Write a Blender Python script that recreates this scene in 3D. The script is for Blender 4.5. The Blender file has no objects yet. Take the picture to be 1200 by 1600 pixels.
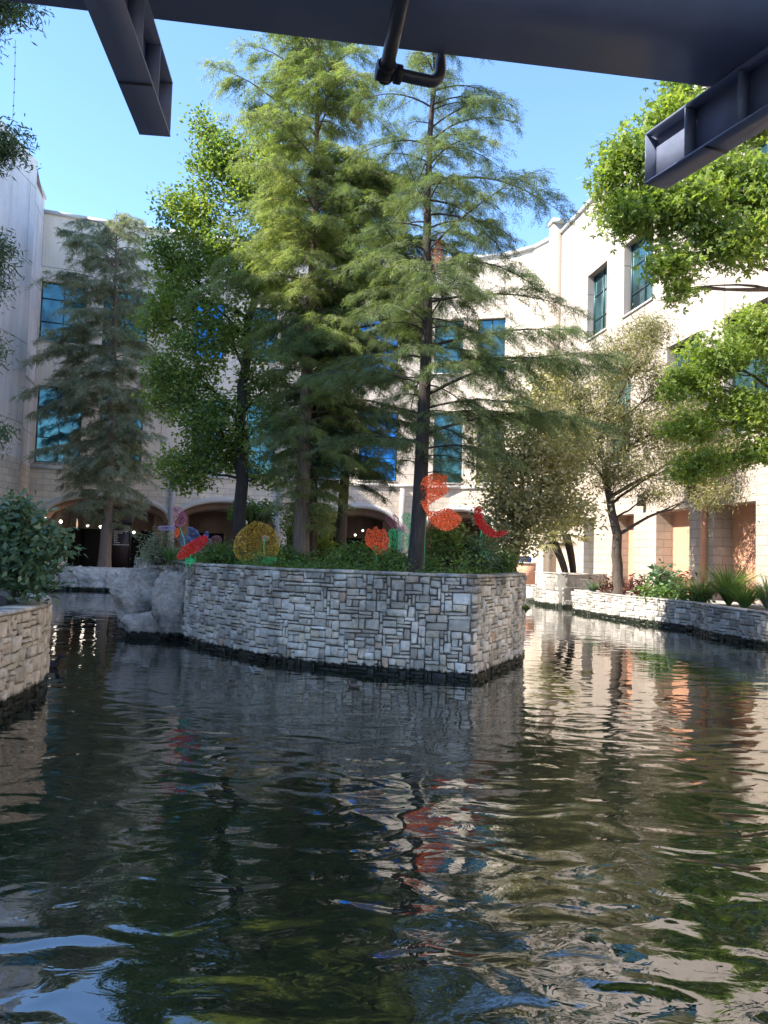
import bpy, math, random
import numpy as np
from mathutils import Vector
random.seed(7); RNG = np.random.default_rng(7)
R = math.radians
sc = bpy.context.scene
# ------------------------------------------------------------------ camera
CAMZ, F, PITCH, ROLL = 2.2, 1230.0, math.atan(70/1230), R(1.72)
r0 = np.array([1, 0, 0.]); f0 = np.array([0, math.cos(PITCH), math.sin(PITCH)]); u0 = np.array([0, -math.sin(PITCH), math.cos(PITCH)])
cr = math.cos(ROLL)*r0 + math.sin(ROLL)*u0
cu = -math.sin(ROLL)*r0 + math.cos(ROLL)*u0
cam = bpy.data.objects.new('camera', bpy.data.cameras.new('camera')); sc.collection.objects.link(cam)
from mathutils import Matrix
cam.matrix_world = Matrix(((cr[0], cu[0], -f0[0], 0), (cr[1], cu[1], -f0[1], 0), (cr[2], cu[2], -f0[2], CAMZ), (0, 0, 0, 1)))
cam.data.sensor_fit = 'HORIZONTAL'; cam.data.sensor_width = 36; cam.data.lens = 36*F/1200
cam.data.clip_start = 0.05; cam.data.clip_end = 2000
sc.camera = cam
# ------------------------------------------------------------------ sky and sun
SUN_EL, SUN_AZ = R(40), R(-108)          # azimuth from +Y towards +X
w = bpy.data.worlds.new('World'); sc.world = w; w.use_nodes = True
nt = w.node_tree; bg = nt.nodes['Background']
sky = nt.nodes.new('ShaderNodeTexSky'); sky.sky_type = 'NISHITA'; sky.sun_disc = False
sky.sun_elevation = SUN_EL; sky.sun_rotation = SUN_AZ; sky.air_density = 1.0; sky.dust_density = 0.0; sky.ozone_density = 6.0
nt.links.new(sky.outputs[0], bg.inputs[0]); bg.inputs[1].default_value = 0.118
sd = Vector((math.sin(SUN_AZ)*math.cos(SUN_EL), math.cos(SUN_AZ)*math.cos(SUN_EL), math.sin(SUN_EL)))
sun = bpy.data.objects.new('sun', bpy.data.lights.new('sun', 'SUN')); sc.collection.objects.link(sun)
sun.data.energy = 3.3; sun.data.angle = R(0.55); sun.data.color = (1.0, 0.93, 0.82)
sun.rotation_euler = (-sd).to_track_quat('-Z', 'Y').to_euler(); sun.location = (-30, 5, 40)
sc.view_settings.view_transform = 'Standard'; sc.view_settings.look = 'None'
sc.view_settings.exposure = 2.05; sc.view_settings.gamma = 1.0
sc.cycles.max_bounces = 8; sc.cycles.transparent_max_bounces = 8
sc.cycles.use_denoising = True

# ------------------------------------------------------------------ helpers
def ray(px, py):
    d = f0 + cr*(px-600)/F + cu*(800-py)/F
    return d
def at(px, py, Y):
    d = ray(px, py); t = Y/d[1]
    return np.array([d[0]*t, Y, CAMZ+d[2]*t])
def gp(px, py, z=0.0):
    d = ray(px, py); t = (z-CAMZ)/d[2]
    return np.array([d[0]*t, d[1]*t, z])

class MB:
    def __init__(s): s.v = []; s.f = []; s.n = 0; s.uv = None
    def add(s, verts, faces):
        verts = np.asarray(verts, float).reshape(-1, 3)
        o = s.n; s.v.append(verts); s.n += len(verts)
        for f in faces: s.f.append([i+o for i in f])
    def box(s, c, d, rz=0.0, top=1.0):
        cx, cy, cz = c; hx, hy, hz = d[0]/2, d[1]/2, d[2]/2
        p = np.array([[a*hx*(top if e > 0 else 1), b*hy*(top if e > 0 else 1), e*hz] for e in (-1, 1) for b in (-1, 1) for a in (-1, 1)])
        ca, sa = math.cos(rz), math.sin(rz)
        p = np.stack([p[:, 0]*ca-p[:, 1]*sa+cx, p[:, 0]*sa+p[:, 1]*ca+cy, p[:, 2]+cz], 1)
        s.add(p, [(0, 2, 3, 1), (4, 5, 7, 6), (0, 1, 5, 4), (2, 6, 7, 3), (0, 4, 6, 2), (1, 3, 7, 5)])
    def beam(s, a, b, w, h, up=(0, 0, 1)):
        a = np.array(a, float); b = np.array(b, float); d = b-a; d /= np.linalg.norm(d)
        x = np.cross(d, up); x /= np.linalg.norm(x); y = np.cross(x, d)
        p = [q + x*i*w/2 + y*j*h/2 for q in (a, b) for j in (-1, 1) for i in (-1, 1)]
        s.add(p, [(0, 1, 3, 2), (4, 6, 7, 5), (0, 4, 5, 1), (2, 3, 7, 6), (0, 2, 6, 4), (1, 5, 7, 3)])
    def tube(s, pts, rad, n=6, caps=False):
        pts = np.asarray(pts, float); m = len(pts)
        rad = np.broadcast_to(np.asarray(rad, float), (m,))
        t = np.gradient(pts, axis=0); t /= (np.linalg.norm(t, axis=1, keepdims=True)+1e-9)
        ref = np.array([0, 0, 1.]) if abs(t[0][2]) < .9 else np.array([1., 0, 0])
        ref = np.broadcast_to(ref, t.shape)
        x = np.cross(t, ref); x /= (np.linalg.norm(x, axis=1, keepdims=True)+1e-9); y = np.cross(t, x)
        a = np.arange(n)*2*math.pi/n
        v = pts[:, None]+rad[:, None, None]*(np.cos(a)[None, :, None]*x[:, None]+np.sin(a)[None, :, None]*y[:, None])
        fs = [(i*n+k, i*n+(k+1) % n, (i+1)*n+(k+1) % n, (i+1)*n+k) for i in range(m-1) for k in range(n)]
        if caps: fs += [tuple(range(n))[::-1], tuple((m-1)*n+k for k in range(n))]
        s.add(v.reshape(-1, 3), fs)
    def build(s, name, mat, parent=None, smooth=False):
        me = bpy.data.meshes.new(name)
        v = np.concatenate(s.v) if s.v else np.zeros((0, 3))
        org = np.zeros(3)
        if parent is not None:
            M = parent.get('_o'); org = np.array(M) if M is not None else org
        fl = np.array([len(f) for f in s.f], np.int32); idx = np.fromiter((i for f in s.f for i in f), np.int32)
        me.vertices.add(len(v)); me.vertices.foreach_set('co', (v-org).astype(np.float32).ravel())
        me.loops.add(len(idx)); me.loops.foreach_set('vertex_index', idx)
        me.polygons.add(len(fl)); me.polygons.foreach_set('loop_start', np.concatenate([[0], np.cumsum(fl)[:-1]]).astype(np.int32))
        if smooth: me.polygons.foreach_set('use_smooth', np.ones(len(fl), bool))
        me.update(calc_edges=True); me.validate()
        if s.uv is not None:
            u = me.uv_layers.new(name='UVMap'); u.data.foreach_set('uv', np.asarray(s.uv, np.float32).ravel())
        me.materials.append(mat)
        o = bpy.data.objects.new(name, me); sc.collection.objects.link(o)
        if parent is not None: o.parent = parent
        o['_o'] = [float(q) for q in org]
        return o
def tris(name, V, mat, parent=None, k=3):
    """V: (n*k,3) loose polygons with k corners each"""
    me = bpy.data.meshes.new(name); V = np.asarray(V, np.float32)
    org = np.array(parent['_o'], np.float32) if parent is not None else np.zeros(3, np.float32)
    n = len(V)//k
    me.vertices.add(len(V)); me.vertices.foreach_set('co', (V-org).ravel())
    me.loops.add(n*k); me.loops.foreach_set('vertex_index', np.arange(n*k, dtype=np.int32))
    me.polygons.add(n); me.polygons.foreach_set('loop_start', (np.arange(n)*k).astype(np.int32))
    me.update(calc_edges=True); me.materials.append(mat)
    o = bpy.data.objects.new(name, me); sc.collection.objects.link(o)
    if parent is not None: o.parent = parent
    o['_o'] = [float(q) for q in org]
    return o
def tag(o, label=None, cat=None, group=None, kind=None):
    if label: o['label'] = label
    if cat: o['category'] = cat
    if group: o['group'] = group
    if kind: o['kind'] = kind
    return o
def thing(name, loc, label, cat, group=None):
    o = bpy.data.objects.new(name, None); sc.collection.objects.link(o)
    o.location = [float(q) for q in loc]; o['_o'] = [float(q) for q in loc]; o.empty_display_size = .3
    return tag(o, label, cat, group)

# ------------------------------------------------------------------ materials
def mat(name, col=(.5, .5, .5), rough=.8, metal=0, **kw):
    m = bpy.data.materials.new(name); m.use_nodes = True
    b = m.node_tree.nodes['Principled BSDF']
    b.inputs['Base Color'].default_value = (*col, 1); b.inputs['Roughness'].default_value = rough; b.inputs['Metallic'].default_value = metal
    for k, v in kw.items(): b.inputs[k.replace('_', ' ')].default_value = v
    return m
def N(m, t, **kw):
    n = m.node_tree.nodes.new(t)
    for k, v in kw.items():
        if k in ('operation', 'blend_type', 'data_type', 'feature', 'distance', 'noise_dimensions', 'offset', 'squash', 'offset_frequency', 'musgrave_type'): setattr(n, k, v)
        else: n.inputs[k].default_value = v
    return n
def L(m, a, b): m.node_tree.links.new(a, b)
def ramp(m, fac, stops):
    n = m.node_tree.nodes.new('ShaderNodeValToRGB'); e = n.color_ramp.elements
    while len(e) < len(stops): e.new(.5)
    for x, (p, c) in zip(e, stops): x.position = p; x.color = (*c, 1) if len(c) == 3 else c
    L(m, fac, n.inputs[0]); return n.outputs[0]
def noise(m, vec, scale, detail=4, rough=.6, dist=0):
    n = N(m, 'ShaderNodeTexNoise', Scale=scale, Detail=detail, Roughness=rough, Distortion=dist); L(m, vec, n.inputs['Vector']); return n.outputs['Fac']
def mixc(m, a, b, fac, mode='MIX'):
    n = m.node_tree.nodes.new('ShaderNodeMix'); n.data_type = 'RGBA'; n.blend_type = mode
    for s, x in ((n.inputs[0], fac), (n.inputs[6], a), (n.inputs[7], b)):
        if hasattr(x, 'links'): L(m, x, s)
        elif isinstance(x, (int, float)): s.default_value = x
        else: s.default_value = (*x, 1)
    return n.outputs[2]
def math_(m, op, a, b=0.0, c=0.0):
    n = m.node_tree.nodes.new('ShaderNodeMath'); n.operation = op
    for s, x in zip(n.inputs, (a, b, c)):
        if hasattr(x, 'links'): L(m, x, s)
        else: s.default_value = x
    return n.outputs[0]
def P(m): return m.node_tree.nodes['Principled BSDF']
def bump(m, h, strength=.5, dist=.02):
    n = N(m, 'ShaderNodeBump', Strength=strength, Distance=dist); L(m, h, n.inputs['Height']); L(m, n.outputs[0], P(m).inputs['Normal'])
def pos(m): return m.node_tree.nodes.new('ShaderNodeNewGeometry')

def stone_mat(name, stops, algae=True, spots=.5, wet=.28, topdark=None):
    m = mat(name, rough=.9); g = pos(m); P_ = g.outputs['Position']
    base = ramp(m, g.outputs['Random Per Island'], stops)
    n1 = noise(m, P_, 9, 6, .65); n2 = noise(m, P_, 1.3, 4); n3 = noise(m, P_, 45, 4, .7)
    c = mixc(m, base, (.5, .5, .5), .9*0+.0)
    c = mixc(m, c, ramp(m, n1, [(.3, (.55, .55, .55)), (.7, (1.12, 1.12, 1.12))]), .8, 'MULTIPLY')
    c = mixc(m, c, ramp(m, n2, [(.42, (1, 1, 1)), (.62, (.36, .37, .36))]), spots, 'MULTIPLY')
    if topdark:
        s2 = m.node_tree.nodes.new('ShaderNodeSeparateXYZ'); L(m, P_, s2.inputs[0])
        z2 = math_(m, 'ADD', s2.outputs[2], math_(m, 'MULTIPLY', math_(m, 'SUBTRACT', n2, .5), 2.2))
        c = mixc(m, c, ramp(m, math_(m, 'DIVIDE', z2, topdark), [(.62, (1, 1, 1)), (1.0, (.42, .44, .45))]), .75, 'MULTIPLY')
    if algae:
        s = m.node_tree.nodes.new('ShaderNodeSeparateXYZ'); L(m, P_, s.inputs[0])
        z = math_(m, 'ADD', s.outputs[2], math_(m, 'MULTIPLY', math_(m, 'SUBTRACT', n1, .5), .22))
        f = ramp(m, z, [(wet*.75, (1, 1, 1)), (wet, (0, 0, 0))])
        c = mixc(m, c, (.012, .015, .008), f)
        rr = ramp(m, z, [(wet*.6, (.35, .35, .35)), (wet, (.9, .9, .9))]); L(m, rr, P(m).inputs['Roughness'])
    L(m, c, P(m).inputs['Base Color'])
    h = math_(m, 'ADD', n1, math_(m, 'MULTIPLY', n3, .4)); bump(m, h, .9, .03)
    return m
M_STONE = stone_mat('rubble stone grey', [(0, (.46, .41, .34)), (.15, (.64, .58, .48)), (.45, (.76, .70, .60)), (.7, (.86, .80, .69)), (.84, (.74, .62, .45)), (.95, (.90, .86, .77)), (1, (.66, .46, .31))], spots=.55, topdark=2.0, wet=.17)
M_STONE_W = stone_mat('rubble stone warm', [(0, (.55, .47, .38)), (.4, (.74, .63, .50)), (.8, (.82, .72, .58)), (1, (.86, .79, .67))], spots=.35, wet=.26)
M_STONE_R = stone_mat('rubble stone pale', [(0, (.34, .31, .28)), (.4, (.50, .46, .41)), (.8, (.62, .57, .51)), (1, (.70, .66, .6))], spots=.5, wet=.2)
M_MORTAR = stone_mat('mortar', [(0, (.16, .15, .13)), (1, (.22, .2, .18))], spots=.4)
M_ROCK = stone_mat('boulder rock', [(0, (.52, .49, .46)), (1, (.62, .58, .54))], spots=1.0, wet=.2)
_g = pos(M_ROCK); _mp = N(M_ROCK, 'ShaderNodeMapping', Scale=(1, 1, 3.2)); _mp.inputs['Rotation'].default_value = (.35, .25, 0); L(M_ROCK, _g.outputs['Position'], _mp.inputs[0])
_n = noise(M_ROCK, _mp.outputs[0], 1.6, 8, .7, 1.2); _n6 = noise(M_ROCK, _g.outputs['Position'], 6, 8, .75)
_old = P(M_ROCK).inputs['Base Color'].links[0].from_socket
_c = mixc(M_ROCK, _old, ramp(M_ROCK, _n, [(.34, (.45, .42, .38)), (.42, (1.1, 1.02, .92)), (.58, (1.3, 1.22, 1.1)), (.66, (.7, .66, .6))]), .9, 'MULTIPLY')
L(M_ROCK, _c, P(M_ROCK).inputs['Base Color']); bump(M_ROCK, math_(M_ROCK, 'ADD', _n, _n6), 1.0, .12)
M_SOIL = mat('soil', (.035, .025, .018), 1)
def wallmat(name, c1, c2, block=None, stain=.5):
    m = mat(name, rough=.9); g = pos(m); Ps = g.outputs['Position']
    n1 = noise(m, Ps, .35, 5, .65); n2 = noise(m, Ps, 14, 5, .6)
    mp = N(m, 'ShaderNodeMapping', Scale=(1.5, 1.5, .12)); L(m, Ps, mp.inputs[0])
    n3 = noise(m, mp.outputs[0], 1.0, 5, .6)
    c = mixc(m, c1, c2, ramp(m, n1, [(.35, (0, 0, 0)), (.65, (1, 1, 1))]))
    c = mixc(m, c, ramp(m, n3, [(.4, (1, 1, 1)), (.75, (.62, .6, .6))]), stain, 'MULTIPLY')
    c = mixc(m, c, ramp(m, n2, [(.3, (.85, .85, .85)), (.7, (1.06, 1.06, 1.06))]), .7, 'MULTIPLY')
    h = n2
    if block:
        uv = m.node_tree.nodes.new('ShaderNodeUVMap')
        b = N(m, 'ShaderNodeTexBrick', Scale=1.0); b.offset = .5
        b.inputs['Brick Width'].default_value = block[0]; b.inputs['Row Height'].default_value = block[1]
        b.inputs['Mortar Size'].default_value = .016 if block[1] < 1 else .035; b.inputs['Mortar Smooth'].default_value = .3
        b.inputs['Color1'].default_value = (.86, .86, .86, 1); b.inputs['Color2'].default_value = (1.08, 1.05, 1.0, 1); b.inputs['Mortar'].default_value = (.55, .52, .5, 1)
        if block[1] > 1: b.inputs['Color1'].default_value = (.97, .97, .97, 1); b.inputs['Color2'].default_value = (1.02, 1.02, 1.01, 1)
        L(m, uv.outputs[0], b.inputs['Vector'])
        c = mixc(m, c, b.outputs['Color'], .9, 'MULTIPLY')
        h = math_(m, 'ADD', math_(m, 'MULTIPLY', n2, .35), math_(m, 'MULTIPLY', b.outputs['Fac'], -1.0))
    L(m, c, P(m).inputs['Base Color']); bump(m, h, .6, .02)
    return m
M_STUCCO = wallmat('stucco cream', (.78, .675, .555), (.72, .62, .51), (5.2, 4.0))
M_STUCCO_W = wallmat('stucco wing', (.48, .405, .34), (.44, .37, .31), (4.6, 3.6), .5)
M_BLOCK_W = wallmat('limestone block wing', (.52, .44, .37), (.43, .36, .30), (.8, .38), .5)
M_BLOCK = wallmat('limestone block', (.74, .64, .52), (.64, .55, .45), (.8, .38))
M_STUCCO_L = wallmat('stucco weathered', (.80, .75, .73), (.66, .62, .61), (6.0, 4.6), .8)
M_SALMON = wallmat('salmon stucco', (.62, .33, .21), (.57, .30, .19), None, .2)
M_COPING = mat('coping', (.5, .47, .43), .7)
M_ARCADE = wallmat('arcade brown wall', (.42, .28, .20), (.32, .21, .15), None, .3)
M_PAVE = wallmat('paving', (.36, .33, .30), (.30, .27, .25), None, .2)
M_FRAME = mat('window frame metal', (.05, .09, .10), .4, .6)
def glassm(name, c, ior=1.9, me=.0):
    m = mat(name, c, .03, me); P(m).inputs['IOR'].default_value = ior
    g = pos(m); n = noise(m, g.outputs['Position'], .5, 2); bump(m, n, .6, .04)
    n5 = noise(m, g.outputs['Position'], .38, 3, .6, .5); L(m, mixc(m, c, ramp(m, n5, [(.38, (.3, .3, .32)), (.5, (.75, .8, .8)), (.62, (1.25, 1.2, 1.1))]), 1.0, 'MULTIPLY'), P(m).inputs['Base Color']); return m  # uneven reflections painted into the pane colour as dark and bright patches
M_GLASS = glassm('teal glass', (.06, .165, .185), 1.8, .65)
M_GLASS_SKY = glassm('glass with painted sky', (.03, .27, .68), 1.8, .85)  # blue sky reflection painted in as the pane colour
M_STEEL = mat('painted steel', (.030, .034, .045), .38, .0)
g = pos(M_STEEL); n_ = noise(M_STEEL, g.outputs['Position'], 3.5, 6, .7)
L(M_STEEL, ramp(M_STEEL, n_, [(.3, (.13, .16, .25)), (.6, (.18, .21, .31)), (.8, (.23, .24, .31))]), P(M_STEEL).inputs['Base Color'])
L(M_STEEL, ramp(M_STEEL, n_, [(.3, (.3, .3, .3)), (.75, (.6, .6, .6))]), P(M_STEEL).inputs['Roughness']); bump(M_STEEL, n_, .15, .01)
M_PIPE = mat('pipe paint', (.05, .05, .06), .35, .3)
M_DARK = mat('dark metal', (.02, .02, .022), .5, .3)
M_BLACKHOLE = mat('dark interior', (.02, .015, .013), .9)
M_WHITE = mat('white lettering', (.7, .7, .7), .6)
M_LAMP = mat('lamp glow', (1, .95, .85), .5); P(M_LAMP).inputs['Emission Color'].default_value = (1, .9, .75, 1); P(M_LAMP).inputs['Emission Strength'].default_value = 3.5

def leafmat(name, cols, trans=.35, rough=.55):
    m = bpy.data.materials.new(name); m.use_nodes = True; b = P(m)
    g = pos(m); n = noise(m, g.outputs['Position'], .55, 3)
    n2 = noise(m, g.outputs['Position'], 3.0, 2)
    f = math_(m, 'ADD', math_(m, 'MULTIPLY', n, .75), math_(m, 'ADD', math_(m, 'MULTIPLY', g.outputs['Random Per Island'], .35), math_(m, 'MULTIPLY', n2, .25)))
    f = math_(m, 'SUBTRACT', f, .18)
    c = ramp(m, f, [(.2, cols[0]), (.5, cols[1]), (.8, cols[2])])
    L(m, c, b.inputs['Base Color']); b.inputs['Roughness'].default_value = rough
    t = m.node_tree.nodes.new('ShaderNodeBsdfTranslucent')
    L(m, mixc(m, c, (1.5, 1.6, .5), .7, 'MULTIPLY'), t.inputs[0])
    mx = m.node_tree.nodes.new('ShaderNodeMixShader'); mx.inputs[0].default_value = trans
    L(m, b.outputs[0], mx.inputs[1]); L(m, t.outputs[0], mx.inputs[2]); L(m, mx.outputs[0], m.node_tree.nodes['Material Output'].inputs[0])
    return m
LF_CYP = leafmat('cypress leaf', [(.07, .12, .06), (.15, .20, .09), (.28, .32, .15)], .45)
LF_CYPD = leafmat('cypress leaf dark', [(.05, .10, .055), (.10, .16, .08), (.19, .24, .11)], .4)
LF_CYPY = leafmat('cypress leaf light', [(.10, .16, .06), (.22, .27, .11), (.36, .39, .18)], .5)
LF_GREY = leafmat('grey green leaf', [(.15, .175, .125), (.25, .275, .20), (.38, .39, .29)], .4)
LF_MAPLE = leafmat('broad leaf', [(.08, .14, .045), (.18, .26, .065), (.42, .46, .09)], .5)
LF_GUM = leafmat('sweetgum leaf', [(.08, .14, .04), (.19, .27, .06), (.42, .46, .09)], .5)
LF_OLIVE = leafmat('olive leaf', [(.13, .14, .07), (.25, .235, .12), (.40, .36, .19)], .4)
LF_YEL = leafmat('yellow leaf', [(.17, .17, .09), (.42, .385, .21), (.64, .58, .36)], .4)
LF_DARK = leafmat('glossy dark leaf', [(.05, .11, .06), (.11, .19, .11), (.25, .34, .21)], .3, .35)
LF_SHRUB = leafmat('shrub leaf', [(.05, .11, .035), (.11, .20, .05), (.24, .34, .09)], .4)
LF_RED = leafmat('croton leaf', [(.05, .02, .018), (.12, .035, .025), (.2, .08, .04)], .3)
LF_DEAD = leafmat('dead leaf', [(.25, .07, .03), (.35, .1, .05), (.4, .15, .07)], .3)
def barkmat(name, a, b):
    m = mat(name, rough=.95); g = pos(m)
    mp = N(m, 'ShaderNodeMapping', Scale=(6, 6, .9)); L(m, g.outputs['Position'], mp.inputs[0])
    n = noise(m, mp.outputs[0], 3.0, 6, .7, .4)
    L(m, ramp(m, n, [(.3, a), (.7, b)]), P(m).inputs['Base Color']); bump(m, n, .9, .04); return m
BARK = barkmat('bark brown', (.045, .033, .026), (.13, .10, .08))
BARK_L = barkmat('bark pale', (.11, .08, .06), (.25, .19, .15))
BARK_D = barkmat('bark dark', (.025, .02, .018), (.08, .065, .055))

# ------------------------------------------------------------------ water, ground
mw = mat('river water', (.014, .020, .012), .012); P(mw).inputs['IOR'].default_value = 2.5
g = pos(mw)
mpw = N(mw, 'ShaderNodeMapping', Scale=(.85, 1.2, 1)); L(mw, g.outputs['Position'], mpw.inputs[0])
wa = noise(mw, mpw.outputs[0], 1.6, 1, .4, 1.0)
wb = noise(mw, mpw.outputs[0], 4.0, 3, .5, .9)
sp = mw.node_tree.nodes.new('ShaderNodeSeparateXYZ'); L(mw, g.outputs['Position'], sp.inputs[0])
near = math_(mw, 'MAXIMUM', .22, math_(mw, 'MULTIPLY_ADD', sp.outputs[1], -.055, 1.12))
near = math_(mw, 'MINIMUM', near, 1.0)
patch = ramp(mw, noise(mw, g.outputs['Position'], .35, 2), [(.35, (.35, .35, .35)), (.65, (1, 1, 1))])
h = math_(mw, 'ADD', math_(mw, 'MULTIPLY', wa, .056), math_(mw, 'MULTIPLY', wb, .007))
h = math_(mw, 'MULTIPLY', h, math_(mw, 'MULTIPLY', near, patch))
nb = N(mw, 'ShaderNodeBump', Strength=1.0, Distance=1.0); L(mw, h, nb.inputs['Height']); L(mw, nb.outputs[0], P(mw).inputs['Normal'])
b_ = MB(); b_.add([(-150, -60, 0), (150, -60, 0), (150, 200, 0), (-150, 200, 0)], [(0, 1, 2, 3)])
tag(b_.build('water', mw), kind='structure')
b_ = MB(); b_.add([(-400, -400, -1.6), (400, -400, -1.6), (400, 400, -1.6), (-400, 400, -1.6)], [(0, 1, 2, 3)])
tag(b_.build('ground', M_SOIL), kind='structure')
def slab(name, poly, z0, z1, m, parent=None):
    b = MB(); n = len(poly)
    b.add([(x, y, z1) for x, y in poly]+[(x, y, z0) for x, y in poly], [tuple(range(n))]+[((i+1) % n, i, n+i, n+(i+1) % n) for i in range(n)])
    return b.build(name, m, parent)

# ------------------------------------------------------------------ rubble stone walls
class Path:
    def __init__(s, pts):
        s.p = np.array([(q[0], q[1]) for q in pts], float)
        d = np.linalg.norm(np.diff(s.p, axis=0), axis=1); s.s = np.concatenate([[0], np.cumsum(d)]); s.L = s.s[-1]
    def at(s, u):
        u = min(max(u, 0), s.L); i = min(max(int(np.searchsorted(s.s, u, side='right'))-1, 0), len(s.p)-2)
        t = (u-s.s[i])/(s.s[i+1]-s.s[i]); d = s.p[i+1]-s.p[i]; d = d/np.linalg.norm(d)
        # the outward normal is on the right hand of the walking direction
        return s.p[i]*(1-t)+s.p[i+1]*t, np.array([d[1], -d[0]]), d
    def cross(s, px, py):
        """arc length and height where the sight line of a photo point meets this wall"""
        d = ray(px, py); best = None
        for i in range(len(s.p)-1):
            a, b = s.p[i], s.p[i+1]; e = b-a
            det = -d[0]*e[1]+d[1]*e[0]
            if abs(det) < 1e-9: continue
            t = (-a[0]*e[1]+a[1]*e[0])/det; k = (d[0]*a[1]-d[1]*a[0])/det
            k = -((d[0]*a[1]-d[1]*a[0]))/(d[0]*e[1]-d[1]*e[0])
            if t > 0 and -1e-6 <= k <= 1+1e-6 and (best is None or t < best[0]): best = (t, s.s[i]+k*np.linalg.norm(e), CAMZ+d[2]*t)
        if best is None: raise ValueError((px, py))
        return best[1], best[2]
def stones(path, z0, z1, cu_=.085, cv=.085, seed=1, wmax=5, hmax=3, out=.05, ztop=None):
    rnd = random.Random(seed); b = MB()
    nu, nv = int(path.L/cu_), int(round((z1-z0)/cv)); cu_ = path.L/nu; cv = (z1-z0)/nv
    used = np.zeros((nu, nv), bool)
    for j in range(nv):
        for i in range(nu):
            if used[i, j]: continue
            w = rnd.choice([2, 2, 3, 3, 4, 4, wmax, 6, 1]); hh = rnd.choice([1, 2, 2, 3, hmax] if w < 4 else [1, 1, 2, 2, 3])
            w = min(w, nu-i); hh = min(hh, nv-j)
            while w > 1 and used[i:i+w, j].any(): w -= 1
            while hh > 1 and used[i:i+w, j:j+hh].any(): hh -= 1
            used[i:i+w, j:j+hh] = True
            g_ = .011
            u0_, u1_, v0_, v1_ = i*cu_+g_, (i+w)*cu_-g_, z0+j*cv+g_, z0+(j+hh)*cv-g_
            d = out*(.25+rnd.random()*1.0); J = lambda s_=.013: (rnd.random()-.5)*2*s_
            cor = [(u0_+J(), v0_+J()), (u1_+J(), v0_+J()), (u1_+J(), v1_+J()), (u0_+J(), v1_+J())]
            cu0 = sum(c[0] for c in cor)/4; cv0 = sum(c[1] for c in cor)/4
            V = []
            for inset, dd in ((0, -.05), (0.0, d*.5), (.14, d*.9), (.32, d)):
                for (uu, vv) in cor:
                    q, nrm, _ = path.at(uu+(cu0-uu)*inset); x = q+nrm*(dd+(J(.006) if inset else 0)); V.append((x[0], x[1], vv+(cv0-vv)*inset))
            fs = []
            for r_ in range(3):
                for k in range(4): fs.append((r_*4+k, r_*4+(k+1) % 4, r_*4+4+(k+1) % 4, r_*4+4+k))
            fs.append((12, 13, 14, 15)); b.add(V, fs)
    return b
def backing(path, z0, z1, d=-.015, thick=.3):
    b = MB()
    for i in range(len(path.p)-1):
        pass
    us = path.s; V = []
    for u in us:
        # mitred normal
        q, n1, _ = path.at(max(u-1e-4, 0)); _, n2, _ = path.at(min(u+1e-4, path.L)); n = n1+n2; n = n/np.linalg.norm(n); n /= max(.5, n@n1)
        for dd, z in ((d, z0), (d, z1), (-thick, z1), (-thick, z0)): x = q+n*dd; V.append((x[0], x[1], z))
    m = len(us); fs = []
    for i in range(m-1):
        for k in range(4): fs.append((i*4+k, (i+1)*4+k, (i+1)*4+(k+1) % 4, i*4+(k+1) % 4))
    fs += [(0, 1, 2, 3), tuple((m-1)*4+k for k in (3, 2, 1, 0))]
    b.add(V, fs); return b
def smooth_path(pts, sub=6):
    """round the corners of a plan polyline (Chaikin)"""
    p = [np.array(q[:2], float) for q in pts]
    for _ in range(2):
        o = [p[0]]
        for a, c in zip(p[:-1], p[1:]): o += [a*.8+c*.2, a*.2+c*.8]
        o.append(p[-1]); p = o
    return p
def stone_wall(name, label, pts, z1, smat, seed, cell=.085, parent_cat='stone wall', cap=True, out=.05, group=None, capmat=None, thick=.35):
    pa = Path(pts); c = pa.at(pa.L/2)[0]
    t = thing(name, (c[0], c[1], 0), label, parent_cat, group)
    stones(pa, -.25, z1, cell, cell, seed, out=out).build('stone_facing', smat, t)
    backing(pa, -1.6, z1-.02, thick=thick).build('core', M_MORTAR, t)
    if cap:
        b = stones(Path(pts), 0, 1, .5, 1.0, 3)
        cb = MB(); rnd = random.Random(seed); u = 0
        while u < pa.L-.05:
            w_ = min(.35+.4*rnd.random(), pa.L-u); V = []
            hh = .05+.02*rnd.random()
            for uu in (u+.006, u+w_-.006):
                q, n, _ = pa.at(uu); 
                for dd, z in ((.045, z1+.004), (.045, z1+hh*.8), (.02, z1+hh), (-thick, z1+hh), (-thick, z1+.004)): x = q+n*dd; V.append((x[0], x[1], z))
            fs = [(k, 5+k, 5+(k+1) % 5, (k+1) % 5) for k in range(5)]+[(0, 1, 2, 3, 4), (9, 8, 7, 6, 5)]
            cb.add(V, fs); u += w_
        cb.build('coping', capmat or smat, t)
    return t

# island planter
ISL = [gp(268, 990), gp(300, 1008), gp(428, 1036), gp(560, 1050), gp(738, 1064)]
ISR = [gp(738, 1064), gp(775, 1049), gp(811, 1033)]
isl_back = [(ISR[-1][0]+.35, 19.0), (ISR[-1][0]+.1, 24), (2.0, 29), (-5, 31), (-8.6, 27.5), (ISL[0][0]-.6, 21.5), (ISL[0][0], ISL[0][1])]
ZI = 1.86
full = smooth_path(ISL[:-1]+[ISL[-1]])+[q[:2] for q in ISR[1:]]+[np.array(q) for q in isl_back]
front_pts = smooth_path(ISL)+[np.array(q[:2]) for q in ISR[1:]]+[np.array(isl_back[0]), np.array(isl_back[1])]
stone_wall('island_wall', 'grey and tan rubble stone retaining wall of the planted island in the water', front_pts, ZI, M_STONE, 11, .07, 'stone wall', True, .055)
bk = [np.array(q) for q in isl_back[1:]]
stone_wall('island_rear_wall', 'rear rubble wall of the island facing the arcade', bk, ZI, M_STONE, 12, .2, 'stone wall')
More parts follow.
